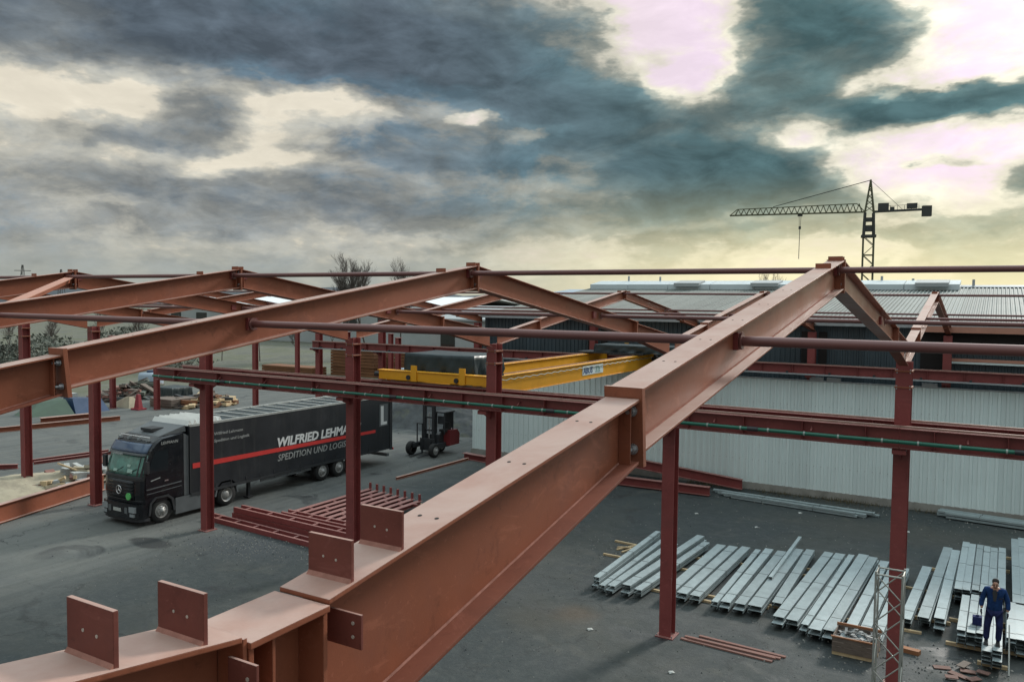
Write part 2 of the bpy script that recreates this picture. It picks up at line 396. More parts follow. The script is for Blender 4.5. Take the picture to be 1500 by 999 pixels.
# ------------------------------------------------------------------ ground
gm = bpy.data.materials.new('yard_ground'); gm.use_nodes = True
q = NG(gm.node_tree); b = gm.node_tree.nodes['Principled BSDF']
pos = q.n('ShaderNodeNewGeometry').outputs['Position']
gx, gy, gz = q.sep(pos)
nl = q.noise(pos, .12, 6, .6, .4); nm = q.noise(pos, .7, 7, .65, .5); nf = q.noise(pos, 9, 5, .7); ng = q.noise(pos, 60, 2, .7)
wob = q.math('MULTIPLY', q.math('SUBTRACT', nl, .5), 9)
wob2 = q.math('MULTIPLY', q.math('SUBTRACT', nm, .5), 2.2)
xx = q.math('ADD', q.math('ADD', gx, wob), wob2)
# dark new asphalt towards +X, pale worn surface towards -X
mid_ = q.noise(pos, 2.6, 7, .7, .6)
lightm = q.mapr(xx, -24.0, -29.5, 0, 1, 'SMOOTHSTEP')
asph = q.mix(q.mapr(nm, .3, .7, 0, 1), (.014, .021, .023), (.030, .039, .039))
asph = q.mix(q.mapr(nf, .42, .68, 0, .55), asph, (.046, .053, .051))
asph = q.mix(q.mapr(nl, .50, .64, 0, .65), asph, (.050, .051, .042))
pale = q.mix(q.mapr(nm, .3, .7, 0, 1), (.070, .077, .074), (.128, .130, .117))
pale = q.mix(q.mapr(nl, .35, .6, .5, 0), pale, (.075, .082, .079))
asph = q.mix(q.mapr(mid_, .50, .66, 0, .6), asph, (.054, .060, .057))
asph = q.mix(q.mapr(mid_, .46, .32, 0, .6), asph, (.017, .024, .024))
pale = q.mix(q.mapr(mid_, .48, .34, 0, .5), pale, (.060, .066, .062))
tr = q.noise(q.vm('MULTIPLY', pos, (2.2, .12, 1)), 1.0, 6, .6, .3)       # tyre-polished lanes along Y
pale = q.mix(q.mapr(tr, .46, .60, 0, .65), pale, (.055, .061, .057))
c = q.mix(lightm, asph, pale)
# tyre-swept lane in front of the truck
lane = q.math('MULTIPLY', q.mapr(q.math('ADD', gy, wob2), 21.3, 18.5, 0, 1, 'SMOOTHSTEP'), q.mapr(q.math('ADD', gy, wob2), 13.5, 16, 0, 1, 'SMOOTHSTEP'))
lane = q.math('MULTIPLY', lane, q.mapr(xx, -27, -31, 0, 1, 'SMOOTHSTEP'))
c = q.mix(q.math('MULTIPLY', lane, .6), c, (.125, .130, .118))


vor = q.n('ShaderNodeTexVoronoi', feature='DISTANCE_TO_EDGE'); vor.inputs['Scale'].default_value = .23
q.link(q.vm('ADD', pos, q.vm('MULTIPLY', q.noise(pos, .9, 6, .65, out=1), (2.4, 2.4, 0))), vor.inputs['Vector'])
crack = q.mapr(vor.outputs[0], .0, .010, 1, 0)
c = q.mix(q.math('MULTIPLY', crack, q.mapr(nl, .40, .55, 0, .75)), c, (.010, .012, .012))
wetn = q.noise(q.vm('ADD', pos, (31, 7, 0)), .33, 6, .58, .8)
wet = q.mapr(wetn, .58, .66, 0, 1, 'SMOOTHSTEP')
c = q.mix(q.math('MULTIPLY', wet, .62), c, (.016, .020, .021))
dirt = q.noise(q.vm('ADD', pos, (3, 57, 0)), .55, 9, .72, .5)
c = q.mix(q.mapr(dirt, .57, .69, 0, .45), c, (.090, .086, .070))
speck = q.noise(pos, 17, 3, .75)
c = q.mix(q.mapr(speck, .64, .70, 0, .55), c, (.15, .15, .13))


def spot(c, cx, cy, rx, ry, amt, colr, soft=.5):
    v = q.comb(q.math('DIVIDE', q.math('SUBTRACT', q.math('ADD', gx, q.math('MULTIPLY', wob2, .25)), cx), rx),
               q.math('DIVIDE', q.math('SUBTRACT', q.math('ADD', gy, q.math('MULTIPLY', wob2, .25)), cy), ry), 0)
    r = q.vm('LENGTH', v, out=1)
    return q.mix(q.mapr(r, 1-soft, 1, amt, 0, 'SMOOTHSTEP'), c, colr)


c = spot(c, -28.35, 19.95, 1.25, .62, .85, (.012, .014, .014), .3)      # wet oval patch
c = spot(c, -24.8, 21.6, 3.4, 1.8, .7, (.030, .037, .042), .7)          # dark grit
c = spot(c, -10.9, 22.4, 1.0, 1.1, .5, (.085, .05, .02), .9)            # rust stain
c = spot(c, -11.6, 21.5, 2.2, 1.6, .3, (.065, .05, .028), .9)
c = spot(c, -42, 22.5, 3.2, 5.5, .8, (.24, .21, .155), .5)               # spilled sand
c = spot(c, -3.5, 37.5, 7, 2.6, .35, (.06, .053, .038), .8)
# unpaved land beyond the yard, grass at the far left
field = q.mapr(q.math('ADD', q.math('MULTIPLY', gx, -1), q.math('ADD', wob, wob2)), 70, 78, 0, 1, 'SMOOTHSTEP')
far = q.mapr(q.math('ADD', gy, wob), 62, 70, 0, 1, 'SMOOTHSTEP')
grass = q.mix(q.mapr(nm, .35, .65, 0, 1), (.060, .068, .038), (.100, .100, .060))
bare = q.mix(q.mapr(nl, .4, .6, 0, 1), (.140, .135, .112), (.075, .077, .058))
land = q.mix(q.mapr(nl, .42, .58, 0, 1), grass, bare)
c = q.mix(q.math('MAXIMUM', field, far), c, land)
q.link(c, b.inputs['Base Color'])
q.link(q.math('SUBTRACT', q.mapr(nm, .3, .7, .66, .94), q.math('MULTIPLY', wet, .32)), b.inputs['Roughness'])
bp = q.n('ShaderNodeBump'); bp.inputs['Strength'].default_value = .55; bp.inputs['Distance'].default_value = .02
q.link(q.math('ADD', nf, q.math('MULTIPLY', ng, .6)), bp.inputs['Height']); q.link(bp.outputs[0], b.inputs['Normal'])
gb = MB(); gb.add([(-3000, -400, 0), (3000, -400, 0), (3000, 3500, 0), (-3000, 3500, 0)], [(0, 1, 2, 3)])
tag(obj('ground', gb, gm), kind='structure')

# wooded ridge on the horizon
hb = MB()
for (xa, ya, xb, yb, hh, dep, seed) in ((-1500, 330, -560, 700, 22, 160, 1), (-620, 690, 60, 1020, 19, 160, 2), (20, 1000, 900, 1100, 14, 160, 3)):
    rr = random.Random(seed); n = 70
    d = Vector((xb-xa, yb-ya, 0)); nrm = Vector((-d.y, d.x, 0)).normalized()*dep
    vs = []
    for i in range(n+1):
        p = Vector((xa, ya, 0)) + d*(i/n)
        z = hh*(.82+.12*math.sin(i*.31+seed)+.06*math.sin(i*.9)) + rr.uniform(-1.2, 1.2)
        vs += [p-nrm*.3, p+nrm*.05+Vector((0, 0, z*.72)), p+nrm*.35+Vector((0, 0, z)), p+nrm]
    hb.add(vs, [(4*i+j, 4*i+4+j, 4*i+5+j, 4*i+1+j) for i in range(n) for j in range(3)], True)
tag(obj('hills', hb, FOREST), kind='structure')

# ------------------------------------------------------------------ steel frames
FX = [-1.94, -7.94, -13.94, -19.94, -27.9, -35.6, -41.35]
YV, YR, YA = 1.765, 12.0, 22.36      # valley row, ridge, far column row
FW = .112                            # half flange
TF = .016


def zu(y): return 9.165 + .1505*(y-4.63)
def zl(y): return 8.725 + .145*(y-1.95)
def zub(y): return zu(y) - .40
def zlb(y): return 8.25 + .209*(y-2.37)


def seg(th, xc, y0, y1, zt, zb, mirror, fw=FW, wm=PRIMER):
    """one welded I-piece of a rafter: top flange, bottom flange, web with root fillets"""
    def M(y): return (2*YR-y) if mirror else y
    yy = [y0, y1]
    tf = MB().px([(M(y0), zt(y0)-TF), (M(y1), zt(y1)-TF), (M(y1), zt(y1)), (M(y0), zt(y0))], xc-fw, xc+fw)
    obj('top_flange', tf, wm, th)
    bf = MB().px([(M(y0), zb(y0)), (M(y1), zb(y1)), (M(y1), zb(y1)+TF), (M(y0), zb(y0)+TF)], xc-fw, xc+fw)
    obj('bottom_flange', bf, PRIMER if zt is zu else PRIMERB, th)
    wb = MB(); t = .006; rf = .013
    prof = [(t, 0), (t, .006)]
    for sx in (-1, 1):
        rows = []
        for y in yy:
            hb_, ht_ = zb(y)+TF, zt(y)-TF
            col = [(xc+sx*a, M(y), hb_+b_) for a, b_ in prof] + [(xc+sx*a, M(y), ht_-b_) for a, b_ in prof[::-1]]
            rows.append(col)
        n = len(rows[0])
        fs = [(i, n+i, n+i+1, i+1) if sx*(1 if not mirror else -1) > 0 else (i+1, n+i+1, n+i, i) for i in range(n-1)]
        wb.add(rows[0]+rows[1], fs, False)
    obj('web', wb, wm, th)
    for sx in (-1, 1):      # weld along the web root
        y0w, y1w = M(y0), M(y1)
        z0w, z1w = zb(y0)+TF, zb(y1)+TF
        xa_, xb_ = xc+sx*.0075, xc+sx*.0135
        vs = [(xa_, y0w, z0w+.009), (xb_, y0w, z0w+.0008), (xa_, y0w, z0w+.0004), (xa_, y1w, z1w+.009), (xb_, y1w, z1w+.0008), (xa_, y1w, z1w+.0004)]
        fs = [(0, 1, 4, 3), (1, 2, 5, 4), (2, 0, 3, 5), (0, 2, 1), (3, 4, 5)]
        if sx*(-1 if mirror else 1) > 0: fs = [f[::-1] for f in fs]
        obj('weld_seam', MB().add(vs, fs), WELD, th)


def rafter(xc, mirror, label):
    def M(y): return (2*YR-y) if mirror else y
    th = thing('roof_rafter', (xc, M(YV+.2), zlb(YV+.2)), label, 'rafter', 'roof rafters of the front gable row')
    seg(th, xc, YV+.17, 4.585, zl, zlb, mirror)
    seg(th, xc, 4.635, YR-.02, zu, zub, mirror)
    pl = MB()     # splice end plate: proud of the lower beam, leaning with the slope
    y0 = 4.61
    pl.px([(M(y0-.022+.045), zlb(y0)-.03), (M(y0+.024+.045), zlb(y0)-.03), (M(y0+.024), zu(y0)+.012), (M(y0-.022), zu(y0)+.012)], xc-FW-.012, xc+FW+.012)
    obj('end_plate', pl, PRIMER, th)
    ap = MB().box(xc-FW-.01, xc+FW+.01, min(M(YR-.021), M(YR-.002)), max(M(YR-.021), M(YR-.002)), zub(YR)-.05, zu(YR)+.01)
    obj('end_plate', ap, PRIMER, th)
    for sx in (-1, 1):
        for k in (0, 1):
            z = zlb(4.58)+.085 if k == 0 else zl(4.58)-.075
            bb = MB(); xb = xc+sx*.062
            yb = 4.585 + (.03 if k == 0 else .005)
            bb.tube((xb, M(yb), z), (xb, M(yb-.012), z), .034, n=14, smooth=False)
            bb.tube((xb, M(yb-.012), z), (xb, M(yb-.04), z), .026, n=6, smooth=False)
            bb.tube((xb, M(yb-.04), z), (xb, M(yb-.075), z), .013, n=10)
            obj('bolt', bb, BOLT, th)
        for z in (zub(YR)+.07, zu(YR)-.07):
            bb = MB(); xb = xc+sx*.06
            bb.tube((xb, M(YR-.02), z), (xb, M(YR-.05), z), .024, n=6, smooth=False)
            obj('bolt', bb, BOLT, th)
    # web stiffener next to the splice and the ridge
    for y, zt, zb in ((4.52, zl, zlb), (YR-.10, zu, zub)):
        for sx in (-1, 1):
            st = MB().px([(M(y), zb(y)+TF), (M(y+.010), zb(y)+TF), (M(y+.010), zt(y)-TF), (M(y), zt(y)-TF)], xc+sx*.007, xc+sx*(FW-.03))
            obj('stiffener', st, PRIMER, th)
    # low cleats on top near the ridge
    for y in (YR-.95, YR-.06):
        cl = MB().box(xc-.095, xc+.095, min(M(y), M(y-.016)), max(M(y), M(y-.016)), zu(y)-.01, zu(y)+.062)
        obj('purlin_cleat', cl, PRIMER, th)
    # purlin seat on the web at mid slope
    for y, z in ((7.02, zu(7.02)-.165), (YR-.14, zu(YR)-.14)):
        st = MB()
        st.box(xc+.0065, xc+.05, M(y)-.075, M(y)+.075, z-.075, z+.075)
        st.box(xc-.05, xc-.0065, M(y)-.075, M(y)+.075, z-.075, z+.075)
        obj('purlin_seat', st, CRIMSON, th)
    # drilled holes in the top flange
    if not mirror:
        hs = MB()
        for y in (2.62, 3.32, 4.05, 5.4, 6.2, 7.1, 8.0, 9.0):
            zt = zl if y < 4.6 else zu
            for sx in (-1, 1):
                hs.prism([(.0095*math.cos(a*PI/5), .0095*math.sin(a*PI/5)) for a in range(10)], (xc+sx*.042, y, zt(y)-.0008), (1, 0, 0), (0, .989, .148), (0, 0, .002))
        obj('bolt_hole', hs, HOLEBLACK, th)['kind'] = 'stuff'
    return th


near0 = rafter(FX[0], False, 'nearest red-brown roof rafter, rising from the foreground valley to the ridge')
# upright cleats welded on the flange either side of the valley
def cleat(parent, xc, y, zb, ht=.145, wd=.098, lean=0.0):
    p = MB().box(xc-wd, xc+wd, y, y+.014, zb, zb+ht)
    o = obj('purlin_cleat', p, PRIMERSHADE, parent)
    wd_ = MB().prism([(-.012, 0), (.0, .014), (.0, -.003)], (xc-wd, y-.0005, zb), (0, 1, 0), (0, 0, 1), (2*wd, 0, 0))
    obj('weld_seam', wd_, WELD, o)
    hs = MB()
    for sx, dz_ in ((-.028, 0), (.030, -.004)):
        hs.tube((xc+sx, y-.0015, zb+ht*.50+dz_), (xc+sx, y+.001, zb+ht*.50+dz_), .0048, n=10, smooth=False)
    obj('bolt_hole', hs, BARE, o)['kind'] = 'stuff'


cleat(near0, FX[0], 2.055, zl(2.055)-.002)
cleat(near0, FX[0], 2.325, zl(2.325)-.002)
far0 = rafter(FX[0], True, 'nearest red-brown rafter falling from the front ridge to the far column row')
NEAR, FAR = [near0], [far0]
proto = rafter(FX[1], False, 'second rafter from the camera on the near slope of the front gable row')
protof = far0
NEAR.append(proto)
for i in range(2, 7):
    NEAR.append(copy_tree(proto, (FX[i], proto.location.y, proto.location.z), '%s rafter from the camera on the near slope of the front gable row' % ORD[i]))
for i in range(1, 7):
    FAR.append(copy_tree(protof, (FX[i], protof.location.y, protof.location.z), '%s rafter from the camera on the far slope of the front gable row' % ORD[i]))

# the piece of the next gable at the valley, below the camera, with two cleats
th = thing('roof_rafter', (FX[0], 1.5, 8.3), 'short stretch of rafter at the lower left edge carrying two upright plates', 'rafter')
def z2(y): return zl(2*YV-y)
def z2b(y): return zlb(2*YV-y)
x0 = FX[0]
obj('top_flange', MB().px([(-1.2, z2(-1.2)-TF), (1.58, z2(1.58)-TF), (1.58, z2(1.58)), (-1.2, z2(-1.2))], x0-FW, x0+FW), PRIMER, th)
obj('bottom_flange', MB().px([(-1.2, z2b(-1.2)), (1.58, z2b(1.58)), (1.58, z2b(1.58)+TF), (-1.2, z2b(-1.2)+TF)], x0-FW, x0+FW), PRIMER, th)
obj('web', MB().px([(-1.2, z2b(-1.2)+TF), (1.58, z2b(1.58)+TF), (1.58, z2(1.58)-TF), (-1.2, z2(-1.2)-TF)], x0-.006, x0+.006), PRIMER, th)
obj('end_plate', MB().box(x0-FW, x0+FW, 1.583, 1.598, 8.15, z2(1.59)-.006), PRIMER, th)
cleat(th, x0, 1.46, z2(1.46)-.002)
cleat(th, x0, 1.195, z2(1.195)-.002)

th_left = th
# valley column with its cap plate and fin plates
th = thing('steel_column', (x0, YV, 0), 'column under the valley where the two foreground rafters meet', 'column')
obj('cap_plate', MB().px([(1.60, 8.684), (1.925, 8.690), (1.925, 8.71), (1.60, 8.704)], x0-.125, x0+.125), PRIMER, th)
obj('front_flange', MB().box(x0-.115, x0+.115, 1.602, 1.62, 0.02, 8.683), PRIMER, th)
obj('rear_flange', MB().box(x0-.115, x0+.115, 1.905, 1.923, 0.02, 8.688), PRIMER, th)
obj('web', MB().box(x0-.006, x0+.006, 1.62, 1.905, 0.02, 8.684), PRIMER, th)
obj('base_plate', MB().box(x0-.2, x0+.2, 1.55, 1.98, 0.0, 0.02), PRIMER, th)
for par, y, z1, xo, xi, zh in ((th_left, 1.548, 8.676, .205, .09, .165), (near0, 2.0, 8.665, .19, .0065, .115)):
    fp = obj('fin_plate', MB().box(x0+xi, x0+xo, y, y+.010, z1-zh, z1), PRIMERSHADE, par)
    hs = MB()
    for dz_ in (-.28*zh, -.68*zh):
        hs.tube((x0+xo-.035, y-.0015, z1+dz_), (x0+xo-.035, y+.001, z1+dz_), .0065, n=10, smooth=False)
    obj('bolt_hole', hs, BARE, fp)['kind'] = 'stuff'
obj('web_stiffener', MB().box(x0+.0065, x0+.105, 1.70, 1.712, 7.4, 8.683), PRIMER, th)

# purlin tubes of the front gable: near mid slope, ridge, far mid slope
def ptube(p0, p1, label, group, r=.043, name='purlin_tube', rings=True, mt=TUBEM):
    p0, p1 = Vector(p0), Vector(p1)
    th = thing(name, tuple(p0), label, 'purlin', group)
    obj('tube', MB().tube(p0, p1, r, n=18), mt, th)
    if rings:
        d = (p1-p0).normalized()
        for p, s in ((p0, 1), (p1, -1)):
            obj('end_flange', MB().tube(p, p+d*s*.016, r*1.75, n=18), mt, th)
    return th


XR = [4.06] + FX
lines = [('near slope', 7.02, zu(7.02)-.165, 'near slope tubes'), ('ridge', YR-.14, zu(YR)-.14, 'ridge tubes'), ('far slope', 2*YR-7.02+.35, zu(7.02)-.20, 'far slope tubes')]
for nm_, y, z, gname in lines:
    for i in range(7):
        xa, xb = XR[i]-.06, XR[i+1]+.055
        if i == 0:
            lab = 'round red tube on the %s running out past the right edge' % nm_
        else:
            lab = 'round red tube on the %s between the %s and %s front frames' % (nm_, ORD[i-1], ORD[i])
        ptube((xa, y, z), (xb, y, z), lab, gname + ' of the front gable row')

# diagonal brace from the fourth ridge towards the third frame
th = thing('roof_brace', (FX[3]+.1, 11.8, 10.1), 'pale diagonal brace running from the fourth front ridge towards the camera', 'brace')
obj('brace_top', MB().bar((FX[3]+.12, 11.85, 10.12), (FX[2]-.12, 7.1, 9.42), .20, .016), BRACEM, th)
obj('brace_web', MB().bar((FX[3]+.12, 11.85, 10.05), (FX[2]-.12, 7.1, 9.35), .012, .118), PRIMER, th)
for p in ((FX[3]+.10, 11.85, 10.06), (FX[2]-.10, 7.1, 9.36)):
    obj('gusset_plate', MB().box(p[0]-.10, p[0]+.10, p[1]-.09, p[1]+.09, p[2]+.075, p[2]+.088), PRIMER, th)
# far column row A
def column(xc, y, top, label, group, splices=(7.62,), fw=.178, dp=.195, mt=CRIMSON, bracket=None, cap=False):
    th = thing('steel_column', (xc, y, 0), label, 'column', group)
    for nm_, ya, yb in (('front_flange', y-dp, y-dp+.022), ('rear_flange', y+dp-.022, y+dp)):
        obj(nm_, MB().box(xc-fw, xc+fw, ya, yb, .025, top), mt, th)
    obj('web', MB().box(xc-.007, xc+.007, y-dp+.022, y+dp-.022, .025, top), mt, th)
    bpb = MB().box(xc-fw-.09, xc+fw+.09, y-dp-.09, y+dp+.09, 0, .025)
    o = obj('base_plate', bpb, mt, th)
    for sx in (-1, 1):
        for sy in (-1, 1):
            obj('anchor_bolt', MB().tube((xc+sx*(fw+.045), y+sy*(dp+.05), .02), (xc+sx*(fw+.045), y+sy*(dp+.05), .085), .016, n=6), BOLT, o)
    for z in splices:
        s = obj('splice_plate', MB().box(xc-fw-.02, xc+fw+.02, y-dp-.02, y+dp+.02, z-.02, z+.02), PRIMER, th)
        for sx in (-1, 1):
            for sy in (-1, 1):
                obj('bolt', MB().tube((xc+sx*(fw-.03), y+sy*(dp+.0), z-.05), (xc+sx*(fw-.03), y+sy*(dp+.0), z+.05), .016, n=6), BOLT, s)
    if cap:
        obj('cap_plate', MB().box(xc-fw-.08, xc+fw+.08, y-dp-.06, y+dp+.06, top, top+.03), mt, th)
    for (ya, yb, z) in (bracket or ()):
        br = MB().px([(ya, z-.09), (yb, z-.33), (yb, z), (ya, z)] if ya < yb else [(yb, z-.33), (ya, z-.09), (ya, z), (yb, z)], xc-.008, xc+.008)
        br.box(xc-fw+.02, xc+fw-.02, min(ya, yb), max(ya, yb), z-.018, z)
        br.box(xc-fw+.02, xc+fw-.02, ya-.008, ya+.008, z-.12, z-.018)
        obj('bracket', br, mt, th)
    return th


RWF, RWB = 21.74, 22.98
names_col = ['with a lattice mast standing in front of its foot', 'standing behind the nearest rafter beside the purlin stacks', 'in front of the yellow crane girder',
             'standing in front of the rear of the black trailer', 'beside the cab end of the black trailer', 'immediately left of the black truck cab',
             'second to the left of the black truck cab']
brk = [(RWF-.1, YA-.196, 6.155), (RWB+.1, YA+.196, 6.155)]
c0 = column(FX[0], YA, 8.25, 'crimson steel column ' + names_col[0], 'columns of the row along the crane runway', splices=(7.62, 8.02), bracket=brk)
COLS = [c0]
for i in range(1, 7):
    COLS.append(copy_tree(c0, (FX[i], YA, 0), 'crimson steel column ' + names_col[i]))

# crane runways: two beams side by side, one bay each
RX = [4.06] + FX[:5]
RX[-1] = -30.2
def runway(y, z, label, group, xa, xb, joint=True):
    th = thing('runway_beam', (xa, y, z-.5), label, 'crane beam', group)
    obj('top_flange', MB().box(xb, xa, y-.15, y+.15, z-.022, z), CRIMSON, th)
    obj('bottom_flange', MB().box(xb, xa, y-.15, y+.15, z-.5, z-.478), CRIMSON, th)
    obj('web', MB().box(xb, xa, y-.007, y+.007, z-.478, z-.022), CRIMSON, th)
    obj('rail', MB().py([(0, 0)], 0, 0) if False else MB().box(xb, xa, y-.03, y+.03, z, z+.05), RAIL, th)
    for k in range(4):
        x = xb + (xa-xb)*(k+.5)/4
        sm = MB()
        sm.box(x-.006, x+.006, y-.145, y-.0075, z-.478, z-.022)
        obj('stiffener', sm, CRIMSON, th)
    return th


for k, (y, nm_) in enumerate(((RWF, 'front'), (RWB, 'rear'))):
    for i in range(5):
        xa, xb = RX[i]-.004, RX[i+1]+.004
        lab = ('red crane runway beam, %s track, ' % nm_) + ('running out past the right edge' if i == 0 else 'between the %s and %s columns' % (ORD[i-1], ORD[i]) if i < 4 else 'last bay over the black trailer')
        runway(y, 6.68, lab, '%s crane runway beams' % nm_, xa, xb)
# green conductor rail clipped along the front runway
yc, zc = RWF-.20, 6.36
for i in range(5):
    xa, xb = RX[i]-.003, RX[i+1]+.003
    lab = 'green conductor pipe ' + ('at the right edge of the front runway' if i == 0 else 'along the front runway between %s and %s columns' % (ORD[i-1], ORD[i]) if i < 4 else 'along the front runway above the black trailer')
    th = thing('conductor_rail', (xa, yc, zc), lab, 'conductor rail', 'green conductor pipes on the crane runway')
    obj('pipe', MB().tube((xa, yc, zc), (xb, yc, zc), .049, n=12), GREEN, th)
    n = int((xa-xb)/.85)
    for j in range(n):
        x = xb + (xa-xb)*(j+.5+R.uniform(-.12, .12))/n
        obj('clip', MB().tube((x-.022, yc, zc), (x+.018, yc, zc), .057, n=12), CLIP, th)
        if j % 3 == 1:
            obj('hanger', MB().bar((x+.15, yc+.04, zc+.07), (x+.15, RWF-.01, zc+.17), .04, .03), CRIMSON, th)
    jx = xb + (xa-xb)*.42
    obj('joint_sleeve', MB().tube((jx-.14, yc, zc), (jx+.14, yc, zc), .064, n=12), PLASTIC, th)

# second gable behind: rafters, tubes, columns in row B
YB, YR2 = 42.78, 32.9
def s2(y): return 8.62 + .1436*(y-22.55)
def s2b(y): return s2(y)-.36
def rafter2(xc, mirror, label):
    def M(y): return (2*YR2-y) if mirror else y
    th = thing('roof_rafter', (xc, M(22.6), 8.2), label, 'rafter', 'roof rafters of the back gable row')
    def piece(y0, y1, dz_, h):
        obj('top_flange', MB().px([(M(y0), s2(y0)-TF+dz_), (M(y1), s2(y1)-TF+dz_), (M(y1), s2(y1)+dz_), (M(y0), s2(y0)+dz_)], xc-FW, xc+FW), PRIMER, th)
        obj('bottom_flange', MB().px([(M(y0), s2(y0)-h), (M(y1), s2(y1)-h), (M(y1), s2(y1)-h+TF), (M(y0), s2(y0)-h+TF)], xc-FW, xc+FW), PRIMER, th)
        obj('web', MB().px([(M(y0), s2(y0)-h+TF), (M(y1), s2(y1)-h+TF), (M(y1), s2(y1)-TF+dz_), (M(y0), s2(y0)-TF+dz_)], xc-.006, xc+.006), PRIMER, th)
    piece(22.53, 25.2, -.04, .40); piece(25.26, YR2-.02, 0, .37)
    obj('end_plate', MB().px([(M(25.2), s2(25.2)-.42), (M(25.26), s2(25.2)-.42), (M(25.26), s2(25.2)+.02), (M(25.2), s2(25.2)+.02)], xc-FW-.01, xc+FW+.01), PRIMER, th)
    obj('end_plate', MB().px([(M(YR2-.02), s2(YR2)-.42), (M(YR2-.002), s2(YR2)-.42), (M(YR2-.002), s2(YR2)+.01), (M(YR2-.02), s2(YR2)+.01)], xc-FW-.01, xc+FW+.01), PRIMER, th)
    obj('purlin_cleat', MB().box(xc-.09, xc+.09, M(YR2-.5)-.008, M(YR2-.5)+.008, s2(YR2-.5), s2(YR2-.5)+.06), PRIMER, th)
    return th


rn0 = rafter2(FX[0], False, 'nearest rafter on the near slope of the back gable row')
rf0 = rafter2(FX[0], True, 'nearest rafter on the far slope of the back gable row')
for i in range(1, 7):
    copy_tree(rn0, (FX[i], rn0.location.y, rn0.location.z), '%s rafter on the near slope of the back gable row' % ORD[i])
    copy_tree(rf0, (FX[i], rf0.location.y, rf0.location.z), '%s rafter on the far slope of the back gable row' % ORD[i])
for nm_, y, z in (('near slope', 27.8, s2(27.8)-.15), ('ridge', YR2-.12, s2(YR2)-.13), ('far slope', 2*YR2-27.8, s2(27.8)-.15)):
    for i in range(7):
        xa, xb = XR[i]-.06, XR[i+1]+.055
        lab = 'thin red tube on the back %s ' % nm_ + ('running out past the right edge' if i == 0 else 'between %s and %s frames' % (ORD[i-1], ORD[i]))
        ptube((xa, y, z), (xb, y, z), lab, '%s tubes of the back gable row' % nm_)
cb = column(FX[0], YB, 8.2, 'nearest red column standing against the dark upper cladding', 'columns along the corrugated wall', splices=(7.62,), bracket=[(YB-.75, YB-.196, 6.10)])
for i in range(1, 7):
    copy_tree(cb, (FX[i], YB, 0), '%s red column %s' % (ORD[i], 'standing against the dark upper cladding' if i < 4 else 'of the back row beyond the end of the pale wall'))
RB = 42.12
for i in range(7):
    xa, xb = XR[i]-.004, XR[i+1]+.004
    lab = 'red runway beam along the dark cladding, ' + ('past the right edge' if i == 0 else 'between %s and %s back columns' % (ORD[i-1], ORD[i]))
    runway(RB, 6.60, lab, 'runway beams along the dark cladding', xa, xb)
for i in range(7):
    xa, xb = XR[i]-.003, XR[i+1]+.003
    th = thing('conductor_rail', (xa, RB-.2, 6.14), 'pale conductor strip under the back runway, ' + ('past the right edge' if i == 0 else 'between %s and %s back columns' % (ORD[i-1], ORD[i])), 'conductor rail', 'pale conductor strips of the back runway')
    obj('strip', MB().box(xb, xa, RB-.24, RB-.16, 6.10, 6.17), GALVDARK, th)
    for k in range(3):
        x = xb+(xa-xb)*(k+.5)/3
        obj('hanger', MB().box(x-.05, x+.05, RB-.235, RB-.10, 6.171, 6.26), PLASTIC, th)

# short capped columns of the rows not yet roofed, far left
for k, (x, y, top, lab) in enumerate([(-48.0, 22.4, 6.3, 'capped crimson column at the far left edge beyond the truck'),
                                      (-55.8, 49.9, 6.2, 'thin red column standing left of the black trailer roof'),
                                      (-61.2, 44.0, 6.2, 'capped red column in front of the heaped building material'),
                                      (-64.9, 42.4, 6.2, 'capped red column left of the heaped building material'),
                                      (-63.0, 62.0, 6.2, 'red column in front of the rust-brown sheet stack, left one'),
                                      (-56.0, 62.0, 6.2, 'red column in front of the rust-brown sheet stack, middle one'),
                                      (-50.5, 62.0, 6.2, 'red column in front of the rust-brown sheet stack, right one'),
                                      (-44.8, 56.0, 6.2, 'capped red column left of the dark tarpaulin load')]):
    column(x, y, top, lab, 'capped columns of the unroofed rows', splices=(), cap=True)
for k, (p0, p1, lab) in enumerate([((-66, 22.4, 4.6), (-41.5, 22.4, 4.6), 'red tie beam between the leftmost columns')]):
    th = thing('tie_beam', p0, lab, 'beam')
    obj('beam_body', MB().bar(p0, p1, .16, .30), CRIMSON, th)
    obj('end_plate', MB().box(p1[0], p1[0]+.012, p1[1]-.1, p1[1]+.1, p1[2]-.18, p1[2]+.18), CRIMSON, th)

# ------------------------------------------------------------------ existing hall: cladding, roof
def corr(x0, x1, pitch, depth, zt_or_fn):
    pts = []; x = x0
    while x < x1-1e-6:
        pts += [(x, 0), (x+pitch*.52, 0), (x+pitch*.62, depth), (x+pitch*.90, depth)]
        x += pitch
    pts.append((x1, 0)); return pts


